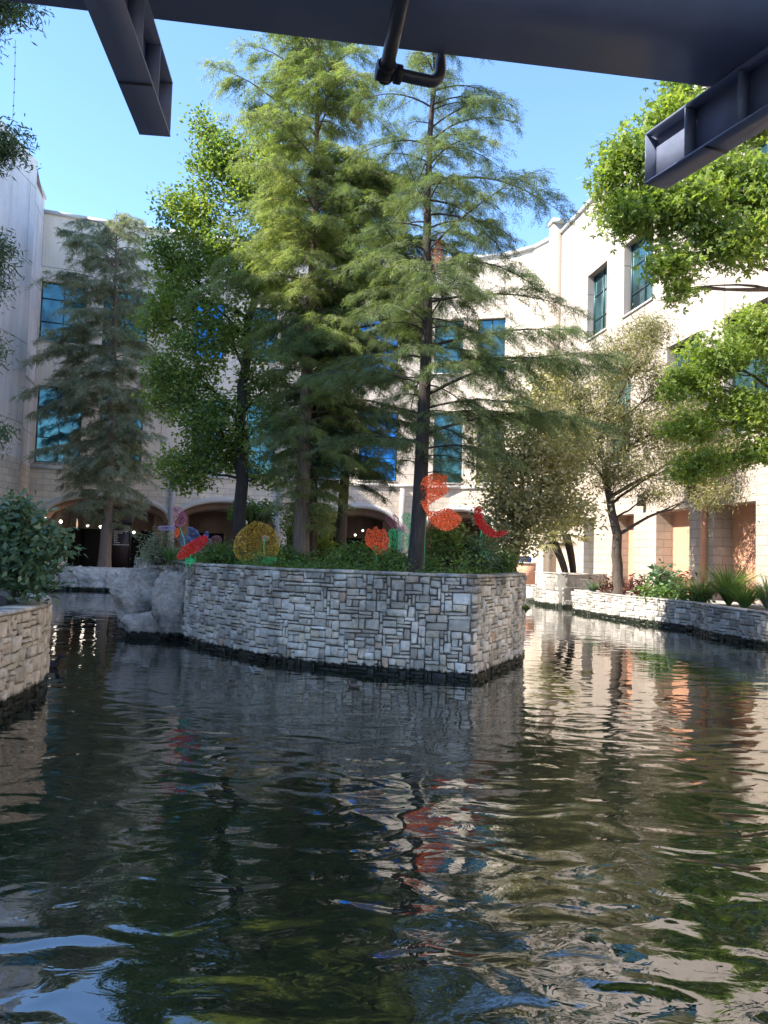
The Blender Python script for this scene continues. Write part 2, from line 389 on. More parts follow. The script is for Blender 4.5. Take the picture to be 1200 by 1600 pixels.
inner = [(q[0], q[1]) for q in front_pts+bk[1:]]
slab('soil', [(x*.985, y+.1) for x, y in inner], 0.5, ZI-.06, M_SOIL); bpy.data.objects['soil']['kind'] = 'structure'

# left foreground planter
LP = [gp(-260, 1230), gp(-60, 1150), gp(0, 1120), gp(40, 1100), gp(62, 1088), gp(71, 1074), gp(66, 1050), gp(30, 1020), gp(-60, 1000)]
lp = smooth_path(LP[:])
ZL = 1.30
stone_wall('planter_wall', 'cream rubble stone planter rising from the water at the left edge', lp, ZL, M_STONE_W, 21, .075, 'stone planter', True, .045, None, M_STONE)
slab('planting_soil', [(x-.1, y) for x, y in [q for q in lp]], .5, ZL-.12, M_SOIL)['kind'] = 'structure'

# right bank retaining wall
ZR = .93
RB = [gp(893, 956), gp(962, 968), gp(1082, 986), gp(1112, 996), gp(1200, 1012), gp(1330, 1060)]
rb = [np.array(q[:2]) for q in RB]
stone_wall('bank_wall', 'low pale stone retaining wall along the right bank below the shrubs', [np.array((rb[0][0]+2.2, rb[0][1]+.3))]+rb, ZR, M_STONE_R, 31, .10, 'stone wall', True, .05)
# far bank wall
FB = [(-26, 41.2), (-15.5, 41.6), (-12, 43.2), (0, 44.3), (7.5, 43.6), (9.2, 42.0)]
stone_wall('quay_wall', 'low stone quay wall on the far side below the arches', FB, .85, M_STONE_R, 41, .22, 'stone wall')
TZ = .9
slab('terrace', [(-60, 41.8), (-15.6, 41.9), (-12, 43.5), (0, 44.6), (7.4, 43.9), (9.4, 42.3), (rb[0][0]+2.3, rb[0][1]+.8)]+[(q[0]+.3, q[1]+.05) for q in rb]+[(16.5, 10), (60, 10), (60, 90), (-60, 90)], -1.6, TZ-.06, M_PAVE)['kind'] = 'structure'
slab('left_bank', [(-60, -30), (-12.1, -30), (-12.1, 3), (-8.0, 5), (-7.2, 13), (-17, 38), (-20, 41.85), (-60, 41.75)], -1.6, .7, M_PAVE)['kind'] = 'structure'
slab('riverside_path', [(-12, -30), (12, -30), (12, 1.2), (-12, 1.2)], -1.6, .62, M_PAVE)['kind'] = 'structure'

# ------------------------------------------------------------------ buildings
def quad_uv(b, pts, uvs):
    b.add(pts, [tuple(range(len(pts)))])
    b.uv.extend(uvs)
def newb(): b = MB(); b.uv = []; return b
def P3(pa, s, z, d):  # d > 0 goes into the building
    q, n, _ = pa.at(s); x = q-n*d; return (x[0], x[1], z)
def wall_with_openings(pa, z0, zs, z1, ops, parent, mlow, mup, reveal_m=None):
    """ops: (s0,s1,za,zb,depth,kind,rise)"""
    S = sorted(set([0, pa.L]+list(pa.s)+[o[0] for o in ops]+[o[1] for o in ops])); Z = sorted(set([z0, zs, z1]+[o[2] for o in ops]+[o[3] for o in ops]))
    S = [x for i, x in enumerate(S) if i == 0 or x-S[i-1] > 1e-4]; Z = [x for i, x in enumerate(Z) if i == 0 or x-Z[i-1] > 1e-4]
    lo, up = newb(), newb()
    for a, c in zip(S[:-1], S[1:]):
        for e, f in zip(Z[:-1], Z[1:]):
            sm, zm = (a+c)/2, (e+f)/2
            if any(o[0] < sm < o[1] and o[2] < zm < o[3] for o in ops): continue
            b = lo if zm < zs else up
            q = pa.at((a+c)/2)
            quad_uv(b, [P3(pa, a+1e-5, e, 0), P3(pa, c-1e-5, e, 0), P3(pa, c-1e-5, f, 0), P3(pa, a+1e-5, f, 0)], [(a, e), (c, e), (c, f), (a, f)])
    rv = newb()
    for (s0, s1, za, zb, dp, kind, rise) in ops:
        b = lo if (za+zb)/2 < zs else up
        pl = [P3(pa, s0, z, d) for z in (za, zb) for d in (0, dp)]
        zsp = zb-rise
        quad_uv(b, [P3(pa, s0, za, 0), P3(pa, s0, za, dp), P3(pa, s0, zsp, dp), P3(pa, s0, zsp, 0)], [(0, za), (dp, za), (dp, zsp), (0, zsp)])
        quad_uv(b, [P3(pa, s1, za, dp), P3(pa, s1, za, 0), P3(pa, s1, zsp, 0), P3(pa, s1, zsp, dp)], [(0, za), (dp, za), (dp, zsp), (0, zsp)])
        if za > z0+.01: quad_uv(b, [P3(pa, s0, za, 0), P3(pa, s1, za, 0), P3(pa, s1, za, dp), P3(pa, s0, za, dp)], [(s0, 0), (s1, 0), (s1, dp), (s0, dp)])
        n = 20 if rise > 0 else 1
        for k in range(n):
            a, c = s0+(s1-s0)*k/n, s0+(s1-s0)*(k+1)/n
            def zz(s):
                t = (s-(s0+s1)/2)/((s1-s0)/2); return zsp+rise*math.sqrt(max(0, 1-t*t)) if rise > 0 else zb
            quad_uv(b, [P3(pa, a, zz(a), dp), P3(pa, c, zz(c), dp), P3(pa, c, zz(c), 0), P3(pa, a, zz(a), 0)], [(a, 0), (c, 0), (c, dp), (a, dp)])
            if rise > 0: quad_uv(b, [P3(pa, a, zz(a), 0), P3(pa, c, zz(c), 0), P3(pa, c, zb, 0), P3(pa, a, zb, 0)], [(a, zz(a)), (c, zz(c)), (c, zb), (a, zb)])
    o1 = lo.build('stone_base', mlow, parent) if lo.n else None
    o2 = up.build('wall', mup, parent) if up.n else None
def window(pa, s0, s1, za, zb, dp, parent, nx=2, rows=(.33, .72), glass=None):
    b = MB(); fw = .09
    def bar(sa, sb, z_a, z_b, d0, d1):
        V = [P3(pa, s_, z_, d_) for z_ in (z_a, z_b) for d_ in (d0, d1) for s_ in (sa, sb)]
        b.add(V, [(0, 1, 3, 2), (4, 6, 7, 5), (0, 4, 5, 1), (2, 3, 7, 6), (0, 2, 6, 4), (1, 5, 7, 3)])
    e = .004
    bar(s0+e, s0+fw, za+e, zb-e, dp-.12, dp-.03); bar(s1-fw, s1-e, za+e, zb-e, dp-.12, dp-.03)
    bar(s0+fw, s1-fw, za+e, za+fw, dp-.12, dp-.03); bar(s0+fw, s1-fw, zb-fw, zb-e, dp-.12, dp-.03)
    for k in range(1, nx):
        s = s0+(s1-s0)*k/nx; bar(s-.035, s+.035, za+fw, zb-fw, dp-.11, dp-.035)
    for r_ in rows:
        z = za+(zb-za)*r_; bar(s0+fw, s1-fw, z-.035, z+.035, dp-.105, dp-.03)
    fr = b.build('window', M_FRAME, parent)
    p = MB(); p.add([P3(pa, s0, za, dp-.06), P3(pa, s1, za, dp-.06), P3(pa, s1, zb, dp-.06), P3(pa, s0, zb, dp-.06)], [(0, 1, 2, 3)])
    p.build('pane', glass or M_GLASS, fr)
    si = MB()
    V = [P3(pa, s_, z_, d_) for z_ in (za-.10, za-.003) for d_ in (-.08, -.003) for s_ in (s0-.08, s1+.08)]
    si.add(V, [(0, 1, 3, 2), (4, 6, 7, 5), (0, 4, 5, 1), (2, 3, 7, 6), (0, 2, 6, 4), (1, 5, 7, 3)])
    si.build('sill', M_COPING, fr)
def strip(pa, s0, s1, z0, z1, d0, d1, b, n=1):
    for k in range(n):
        a, c = s0+(s1-s0)*k/n, s0+(s1-s0)*(k+1)/n
        V = [P3(pa, s_, z_, d_) for z_ in (z0, z1) for d_ in (d0, d1) for s_ in (a, c)]
        b.add(V, [(0, 1, 3, 2), (4, 6, 7, 5), (0, 4, 5, 1), (2, 3, 7, 6), (0, 2, 6, 4), (1, 5, 7, 3)])
K = 1.15
ROOF, W2, W3 = 23.4, (7.5, 12.4), (15.25, 19.1)
# --- central building (gently concave)
cl = at(46, 745, 49.1)
bp = [(cl[0], 49.1), (at(200, 345, 50.7)[0], 50.9), (-9.2, 53.3), (-2.3, 54.8), (4.5, 55.0), (8.1, 53.9), (9.6, 52.6), (10.95, 50.05)]
pb = Path(bp)
bt = thing('mall_building', (0, 52, 0), 'pale three storey building with arches and teal windows behind the island', 'building')
ops = []
def opx(pa, x0, x1, y, za, zb, dp, kind, rise=0):
    s0, _ = pa.cross(x0, y); s1, _ = pa.cross(x1, y); ops.append((s0, s1, za, zb, dp, kind, rise)); return s0, s1
w2 = [(56, 127), (155, 223), (300, 350), (385, 431), (492, 546), (562, 622), (678, 723), (745, 788)]
for i, (a, c) in enumerate(w2): opx(pb, a, c, 670, W2[0], W2[1], .35, 'w')
for i, (a, c) in enumerate(w2): opx(pb, a+(6 if i < 2 else 2), c+(8 if i < 2 else 2), 500, W3[0], W3[1], .35, 'w')
arches = [(66, 264), (272, 430), (503, 622), (664, 772)]
AR = []
for a, c in arches: opx(pb, a, c, 840, TZ-.06, 5.55, .9, 'a', 1.5); AR.append(ops[-1])
wall_with_openings(pb, -.2, 7.2, ROOF, ops, bt, M_BLOCK, M_STUCCO)
for i, o in enumerate(ops[:16]):
    window(pb, o[0], o[1], o[2], o[3], o[4], bt, 2, (.33, .72), M_GLASS_SKY if i in (4, 12, 13, 10, 5) else M_GLASS)
b = MB(); strip(pb, 0, pb.L, ROOF+.003, ROOF+.25, -.12, .4, b, 14); b.build('coping', M_COPING, bt)
b = MB(); strip(pb, 0, pb.L, 7.08, 7.3, -.1, -.003, b, 14); b.build('string_course', M_COPING, bt)
for o in AR:     # arch mouldings, vault ribs
    s0, s1, za, zb, dp, _, rise = o; zsp = zb-rise
    def arc_band(r_in, r_out, d0, d1, name, m):
        b = MB(); n = 24; V = []; smid = (s0+s1)/2; hw = (s1-s0)/2
        for k in range(n+1):
            t = math.pi*k/n
            for e in (r_in, r_out):
                for d in (d0, d1): V.append(P3(pb, smid-math.cos(t)*(hw+e), zsp+math.sin(t)*(rise+e), d))
        fs = []
        for k in range(n):
            q = k*4
            for i, j in ((0, 1), (1, 3), (3, 2), (2, 0)): fs.append((q+i, q+j, q+4+j, q+4+i))
        b.add(V, fs); return b.build(name, m, bt)
    arc_band(.003, .35, -.07, -.003, 'arch_moulding', M_COPING)
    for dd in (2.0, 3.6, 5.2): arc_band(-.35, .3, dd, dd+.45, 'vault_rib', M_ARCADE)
b = MB()
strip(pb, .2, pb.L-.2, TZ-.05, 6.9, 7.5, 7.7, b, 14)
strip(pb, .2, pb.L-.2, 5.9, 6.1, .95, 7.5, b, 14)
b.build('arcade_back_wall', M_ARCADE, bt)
for o in AR:
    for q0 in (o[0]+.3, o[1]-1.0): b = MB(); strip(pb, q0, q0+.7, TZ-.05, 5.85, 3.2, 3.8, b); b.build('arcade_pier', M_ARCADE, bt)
for x in (436, 628, 268):
    s, _ = pb.cross(x, 800); b = MB(); strip(pb, s-.18, s+.18, TZ, 7.0, -.2, -.004, b); b.build('downpipe', M_STUCCO_L, bt)
# dark shop doors at the back of the arcade
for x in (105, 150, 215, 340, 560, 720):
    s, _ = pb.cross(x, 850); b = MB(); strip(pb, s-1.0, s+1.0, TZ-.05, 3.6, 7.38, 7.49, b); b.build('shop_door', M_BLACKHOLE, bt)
# back side and roof so that it is a volume
b = MB(); V = [(x, y, ROOF-.6) for x, y in bp]+[(14, 75, ROOF-.6), (-24, 75, ROOF-.6)]; b.add(V, [tuple(range(len(V)))]); b.build('roof', M_COPING, bt)
b = MB()
for q0, q1 in (((14, 75), (-24, 75)), ((-24, 75), bp[0]), (bp[-1], (14, 75))): b.add([(*q0, -.2), (*q1, -.2), (*q1, ROOF), (*q0, ROOF)], [(0, 1, 2, 3)])
b.build('rear_wall', M_STUCCO, bt)

# --- right wing
rw = Path([(10.95, 50.05), (10.95+.155*22, 28.05), (10.95+.155*38, 12.05), (18.5, -22)])  # unseen stretch behind the camera added to bounce warm fill light
rt = thing('wing_building', (13, 35, 0), 'sunlit cream wing with salmon recesses running along the right bank', 'building')
ops = []
ROOFR = ROOF
for a, c, y, (za, zb) in ((918, 948, 470, W3), (975, 1020, 440, W3), (1042, 1092, 600, W2), (1131, 1200, 600, W2), (1166, 1230, 480, W3), (890, 912, 650, W2), (948, 985, 650, W2)):
    opx(rw, a, c, y, za, zb, .5, 'w')
nwin = len(ops)
for a, c in ((912, 928), (958, 990), (1025, 1077), (1115, 1181), (1240, 1330)): opx(rw, a, c, 850, TZ-.06, 4.75, .9, 'o')
wall_with_openings(rw, -.2, 7.2, ROOFR, ops, rt, M_BLOCK_W, M_STUCCO_W)
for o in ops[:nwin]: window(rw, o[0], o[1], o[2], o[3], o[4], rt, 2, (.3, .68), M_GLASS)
for i, o in enumerate(ops[nwin:]):
    b = newb(); b.uv = None; b.add([P3(rw, o[0], TZ-.06, .88), P3(rw, o[1], TZ-.06, .88), P3(rw, o[1], 4.75, .88), P3(rw, o[0], 4.75, .88)], [(0, 1, 2, 3)])
    b.build('recess_wall' if i else 'door', M_SALMON if i else M_FRAME, rt)
b = MB(); strip(rw, 0, rw.L, ROOFR+.003, ROOFR+.25, -.12, .4, b, 2); b.build('coping', M_COPING, rt)
b = MB(); b.box((10.72, 50.2, 11.9), (.75, .8, 24.4), .15); b.build('pilaster', M_STUCCO, rt)
b = MB(); b.box((10.72, 50.2, 24.25), (.9, .95, .3), .15); b.build('pilaster_cap', M_COPING, rt)
s, _ = rw.cross(1103, 850); b = MB(); strip(rw, s-.12, s+.12, TZ, 7.6, -.2, -.004, b); b.build('downpipe', M_SALMON, rt)
b = MB()
for q0, q1 in (((30, 50.05), (10.95, 50.05)), ((18.5, -22), (34, -22)), ((34, -22), (30, 50.05))): b.add([(*q0, -.2), (*q1, -.2), (*q1, ROOFR), (*q0, ROOFR)], [(0, 1, 2, 3)])
b.build('rear_wall', M_STUCCO, rt)
b = MB(); b.add([(10.95, 50.05, ROOF-.4), (16.84, 12.05, ROOF-.4), (18.5, -22, ROOF-.4), (34, -22, ROOF-.4), (30, 50.05, ROOF-.4)], [(0, 1, 2, 3)]); b.build('roof', M_COPING, rt)
for x, y, lb in ((1008, 783, 'black wall lantern above the lit pier nearer the tree trunk'), (1087, 770, 'black wall lantern between the two wide salmon recesses')):
    s, z = rw.cross(x, y); q = P3(rw, s, z, -.22)
    t = thing('wall_lantern', q, lb, 'wall lamp', 'lanterns on the sunlit wing')
    b = MB(); b.box((q[0], q[1], z), (.3, .3, .5), .15, .8); b.box((q[0], q[1], z+.3), (.38, .38, .08), .15, .6); b.build('lamp_housing', M_DARK, t)
    b = MB(); b.beam((q[0], q[1], z+.1), P3(rw, s, z+.1, -.004), .06, .06); b.build('bracket', M_DARK, t)

# --- left wing
lt = thing('side_building', (-22, 40, 0), 'weathered pale windowless wall rising at the left edge', 'building')
c0 = (cl[0], 49.1); c1 = at(22, 700, 45.0); c1 = (c1[0]+.1, 45.0)
lw = Path([(-19.0, 8), (-19.35, 30), (-19.9, 44.7)])
wl = Path([(c1[0], 44.75), c0])
ops = []
s, z = wl.cross(33, 690); ops.append((s-.35, s+.35, z-1.1, z+1.1, .3, 'w', 0))
wall_with_openings(wl, -.2, 7.2, ROOF+.9, ops, lt, M_BLOCK, M_STUCCO_L)
window(wl, ops[0][0], ops[0][1], ops[0][2], ops[0][3], .3, lt, 1, (), M_BLACKHOLE)
wall_with_openings(Path([(c1[0]+.3, -25), (c1[0]+.45, 44.75)]), -.2, 7.2, ROOF+1.2, [], lt, M_BLOCK, M_STUCCO_L)  # unseen stretch nearest the camera, lengthened to shade the near water
b = newb(); b.uv = None
b.add([(c1[0]+.45, 44.75, -.2), (c1[0]-2, 44.76, -.2), (c1[0]-2, 44.76, ROOF+1.2), (c1[0]+.45, 44.75, ROOF+1.2)], [(0, 1, 2, 3)])
b.add([(c1[0]+.3, -25, -.2), (c1[0]-15, -25, -.2), (c1[0]-15, -25, ROOF), (c1[0]+.3, -25, ROOF)], [(0, 1, 2, 3)])
b.add([(c1[0]+.3, -25, ROOF+.9), (c1[0]+.45, 44.7, ROOF+.9), (c0[0], 49, ROOF+.7), (c0[0]-12, 49, ROOF+.7), (c1[0]-15, -25, ROOF+.9)], [(0, 1, 2, 3, 4)])
b.add([(c1[0]-15, -25, -.2), (c0[0]-12, 49, -.2), (c0[0]-12, 49, ROOF+.7), (c1[0]-15, -25, ROOF+.9)], [(0, 1, 2, 3)])
b.build('rear_wall', M_STUCCO_L, lt)
b = MB(); strip(wl, 0, wl.L, ROOF+.903, ROOF+1.1, -.1, .35, b); b.build('coping', M_COPING, lt)
b = MB(); strip(wl, .3, wl.L, 12.3, 12.42, -.05, -.003, b); b.build('string_course', M_COPING, lt)

# ------------------------------------------------------------------ bridge overhead
ZB, ZG = 4.60, 4.93
e0, e1 = gp(252, 31, ZG), gp(1074, 131, ZG); ed = (e1-e0)/np.linalg.norm(e1-e0); en = np.array([-ed[1], ed[0], 0])
def bl(s, t, z): q = e0+ed*s+en*t; return (q[0], q[1], z)
br = thing('footbridge', bl(1.4, -1.5, ZG), 'dark painted steel footbridge passing overhead', 'bridge')
b = MB()
def bbox_(b, s0, s1, t0, t1, z0, z1):
    V = [bl(s, t, z) for z in (z0, z1) for t in (t0, t1) for s in (s0, s1)]
    b.add(V, [(0, 2, 3, 1), (4, 5, 7, 6), (0, 1, 5, 4), (2, 6, 7, 3), (0, 4, 6, 2), (1, 3, 7, 5)])
bbox_(b, -9, 12, -.75, 0, ZG, ZG+.03); bbox_(b, -9, 12, -.39, -.36, ZG+.031, ZG+.8)
b.build('edge_girder', M_STEEL, br)
b = MB(); bbox_(b, -9, 12, -3.2, -.02, ZG+.8, ZG+1.0); b.build('deck', M_STEEL, br)
b = MB(); bbox_(b, -9, 12, -3.2, -2.4, ZG, ZG+.03); bbox_(b, -9, 12, -2.8, -2.77, ZG+.031, ZG+.79); b.build('rear_girder', M_STEEL, br)
def bracket(pa, pb_, wid):
    """I-section outrigger: pa near end, pb_ far end (bottom flange centre line), returns parts"""
    a, c = np.array(pa), np.array(pb_); d = (c-a)/np.linalg.norm(c-a); x = np.array([d[1], -d[0], 0]); Lg = np.linalg.norm(c-a)
    def bx(b, t0, t1, s0, s1, z0, z1):
        V = [a+d*t+x*s+np.array([0, 0, z-a[2]]) for z in (z0, z1) for s in (s0, s1) for t in (t0, t1)]
        b.add(V, [(0, 2, 3, 1), (4, 5, 7, 6), (0, 1, 5, 4), (2, 6, 7, 3), (0, 4, 6, 2), (1, 3, 7, 5)])
    b = MB(); bx(b, 0, Lg, -wid/2, wid/2, ZB, ZB+.012); bx(b, 0, Lg, -wid/2, wid/2, ZG-.014, ZG-.002); bx(b, 0, Lg-.012, -.006, .006, ZB+.0125, ZG-.0145)
    o = b.build('outrigger', M_STEEL, br)
    b = MB(); bx(b, Lg-.0118, Lg-.001, -wid/2+.001, wid/2-.001, ZB+.0125, ZG-.0145); b.build('end_plate', M_STEEL, o)
    for t in (.35, .75, 1.2, 1.8):
        b = MB()
        for sgn in (-1, 1): bx(b, Lg-t-.005, Lg-t+.005, min(sgn*.0065, sgn*(wid/2-.003)), max(sgn*.0065, sgn*(wid/2-.003)), ZB+.0125, ZG-.0145)
        b.build('stiffener', M_STEEL, o)
    b = MB(); bx(b, Lg-.52, Lg-.50, -wid/2+.002, wid/2-.002, ZB-.003, ZB-.0005); b.build('weld_seam', M_DARK, o)
A = (gp(218, 211, ZB)+gp(266, 213.5, ZB))/2; B = (gp(133, 13, ZB)+gp(197, 3, ZB))/2; D = (B-A)/np.linalg.norm(B-A)
bracket(A+D*2.6, A, float(np.linalg.norm(gp(218, 211, ZB)-gp(266, 213.5, ZB))))
A = (gp(1005, 289, ZB)+gp(1042, 295, ZB))/2; B = (gp(1200, 164, ZB)+gp(1200, 201, ZB))/2; D = (B-A)/np.linalg.norm(B-A)
bracket(A+D*2.8, A, .17)
# drain pipe
pt = thing('drain_pipe', gp(640, 100, 4.78), 'dark drain pipe with an elbow hanging under the footbridge', 'pipe')
zp = 4.80
a = gp(640, -60, zp); c = gp(603, 112, zp); e = gp(672, 127, zp); h_ = np.array([e[0]+.03, e[1]+.02, zp+.5])
b = MB(); b.tube([a, c], .038, 16, True); b.build('pipe_run', M_PIPE, pt, True)
b = MB(); q = [c, c+(e-c)*.5, e-(e-c)*.18]
bend = [e+(np.array([.035, .004, .0])*math.sin(t)*1.6)+np.array([0, 0, .055*(1-math.cos(t))*1.2]) for t in np.linspace(0, math.pi/2, 8)]
b.tube(q[:2]+bend+[bend[-1]+np.array([0, 0, .4])], .033, 16, True); b.build('elbow_pipe', M_PIPE, pt, True)
b = MB(); dd = (e-c)/np.linalg.norm(e-c); b.tube([c-dd*.05, c+dd*.02], .052, 12, True); b.tube([c+dd*.05, c+dd*.085], .050, 12, True)
da = (c-a)/np.linalg.norm(c-a); b.tube([c-da*.07, c-da*.03], .048, 12, True); b.tube([c+da*.02, c+da*.05], .046, 12, True)
b.build('coupling', M_DARK, pt)

# ------------------------------------------------------------------ foliage
def unit(v): return v/(np.linalg.norm(v, axis=-1, keepdims=True)+1e-9)
def fronds(B, D, Ln, rng, n=7, w=.012, ll=.07):
    """feathery sprays: B base, D direction, Ln length -> loose triangles"""
    Nn = len(B); D = unit(D)
    side = unit(np.cross(D, rng.normal(size=(Nn, 3))*.5+np.array([0, 0, 1.])))
    t = (np.arange(n)+.5)/n
    sgn = np.where(np.arange(n) % 2, 1., -1.)
    Bp = B[:, None]+D[:, None]*(Ln[:, None]*t)[..., None]
    Bp[..., 2] -= (Ln[:, None]*t*t)*.25
    dr = unit(side[:, None]*sgn[None, :, None]*.8+D[:, None]*.75+rng.normal(size=(Nn, n, 3))*.22+np.array([0, 0, -.25]))
    l_ = ll*(1.1-.6*t)[None, :, None]*rng.uniform(.7, 1.3, (Nn, n, 1))
    hw = D[:, None]*(w/2)
    V = np.stack([Bp-hw, Bp+hw, Bp+dr*l_], 2)
    return V.reshape(-1, 3)
def leaves(C, size, rng, up=.5, aspect=.55, droop=.3):
    """four-cornered pointed leaves at C"""
    n = len(C); d = unit(rng.normal(size=(n, 3))*[1, 1, .6]+np.array([0, 0, -droop])); nn = unit(rng.normal(size=(n, 3))+np.array([0, 0, up*2]))
    s = unit(np.cross(d, nn)); k = unit(np.cross(s, d)); z = size*rng.uniform(.7, 1.35, (n, 1))
    V = np.stack([C, C+d*z*.45+s*z*aspect*.5+k*z*.08, C+d*z, C+d*z*.45-s*z*aspect*.5+k*z*.08], 1)
    return V.reshape(-1, 3)
def starleaves(C, size, rng):
    """lobed leaves: three overlapping pointed blades each"""
    n = len(C); d = unit(rng.normal(size=(n, 3))*[1, 1, .5]+np.array([0, 0, -.3])); nn = unit(rng.normal(size=(n, 3))+np.array([0, 0, .8]))
    s = unit(np.cross(d, nn)); z = size*rng.uniform(.7, 1.3, (n, 1)); out = []
    for a, l_ in ((0, 1.), (.95, .8), (-.95, .8)):
        dd = d*math.cos(a)+s*math.sin(a); ss = s*math.cos(a)-d*math.sin(a)
        out.append(np.stack([C, C+dd*z*l_*.5+ss*z*.19, C+dd*z*l_, C+dd*z*l_*.5-ss*z*.19], 1))
    return np.concatenate(out, 1).reshape(-1, 3)
def bez(p0, p1, p2, n=8):
    t = np.linspace(0, 1, n)[:, None]; return (1-t)**2*p0+2*t*(1-t)*p1+t*t*p2

def cypress(name, label, pts, H, rad, prof, seed, nl=110, zmin=3., rise=.3, droop=.55, spacing=.032, fl=.17, ll=.07, w=.012, leaf=LF_CYP, bark=BARK, twigs=True, group='cypress trees', thin=1., holes=0., nleaf=7, extra=(), umin=.08, lmin=.55):
    rng = np.random.default_rng(seed); base = np.array(pts[0], float)
    t = thing(name, base, label, 'tree', group)
    tp = np.array(pts, float); zz = tp[:, 2]
    def trunk(z): return np.array([np.interp(z, zz, tp[:, 0]), np.interp(z, zz, tp[:, 1]), z])
    hs = np.linspace(base[2]-.4, H, 34); wob = np.cumsum(rng.normal(size=(34, 2)), 0)*.012
    path = np.array([trunk(z) for z in hs]); path[:, :2] += wob*np.linspace(0, 1, 34)[:, None]
    def trk(z): return np.array([np.interp(z, hs, path[:, 0]), np.interp(z, hs, path[:, 1]), z])
    tt = (hs-hs[0])/(H-hs[0]); rr = rad*(1-tt)**1.05+.014; rr *= 1+.35*np.exp(-(hs-base[2]+.1).clip(0)/.5)
    b = MB(); b.tube(path, rr, 14)
    tw = MB(); FB_, FD_, FL_ = [], [], []
    for i in range(nl+len(extra)):
        u = (min(i, nl-1)+rng.random())/nl; z = zmin+(H*.985-zmin)*u**.92
        az = i*2.399+rng.normal()*.5; zr = [p[0] for p in prof]
        Lr = np.interp(z, zr, [p[2] for p in prof]); Ll = np.interp(z, zr, [p[1] for p in prof]); mid = (Lr+Ll)/2*.85
        cx = math.cos(az); Rr = (Lr if cx > 0 else Ll)*abs(cx)+mid*(1-abs(cx)); Rr *= rng.uniform(lmin, 1.1)
        if i >= nl: z, az, Rr = extra[i-nl][:3]
        if Rr < .25: continue
        p0 = trk(z-.15*Rr); n = 9; T = np.linspace(0, 1, n); azs = az+np.cumsum(rng.normal(size=n))*.07
        hz = np.stack([np.cos(azs), np.sin(azs)], 1)*(Rr/(n-1)); hz[0] = 0; xy = p0[:2]+np.cumsum(hz, 0)
        rs = rise+rng.normal()*.1+(.35 if z > H*.75 else 0)
        dr_ = droop
        if i >= nl: rs, dr_ = extra[i-nl][3:]
        zc = p0[2]+Rr*(rs*T-dr_*rng.uniform(.7, 1.25)*T**2.2)
        lp_ = np.column_stack([xy, zc]); b.tube(lp_, np.linspace(.008*Rr+.008, .004, n), 6)
        nb_ = max(6, int(Rr*13*thin)); us = rng.uniform(umin, 1., nb_)
        for q in us:
            if holes and rng.random() < holes: continue
            k = q*(n-1); i0 = min(int(k), n-2); pp = lp_[i0]*(1-(k-i0))+lp_[i0+1]*(k-i0)
            side = rng.choice([-1, 1]); a2 = azs[i0]+side*rng.uniform(.45, 1.35)
            bl_ = min(1.15, max(.28, Rr*(.16+.3*(1-q))))*rng.uniform(.7, 1.2)
            m = 5; T2 = np.linspace(0, 1, m)[:, None]
            dir2 = np.array([math.cos(a2), math.sin(a2), rng.uniform(-.1, .3)])
            bp_ = pp+dir2*bl_*T2+np.array([0, 0, -1])*(T2**2)*bl_*rng.uniform(.25, .6)
            if twigs: tw.tube(bp_[::2], [.006, .004, .002], 3)
            nf = max(5, int(bl_/spacing*1.25)); tf = rng.uniform(.05, 1, nf)[:, None]
            fp = pp+dir2*bl_*tf+np.array([0, 0, -1])*(tf**2)*bl_*.42+rng.normal(size=(nf, 3))*.02
            sd_ = np.cross(dir2, [0, 0, 1.]); sg = rng.choice([-1, 1], nf)[:, None]
            FD_.append(unit(dir2*.6+sd_*sg*rng.uniform(.2, 1, (nf, 1))+np.array([0, 0, -1])*rng.uniform(.1, .95, (nf, 1)))); FB_.append(fp); FL_.append(np.full(nf, fl)*rng.uniform(.6, 1.25, nf))
    b.build('trunk', bark, t, True)
    if tw.n: tw.build('twig', bark, t)
    B_, D_, L_ = np.concatenate(FB_), np.concatenate(FD_), np.concatenate(FL_)
    tris('crown', fronds(B_, D_, L_, rng, nleaf, w, ll), leaf, t)
    return t, trk
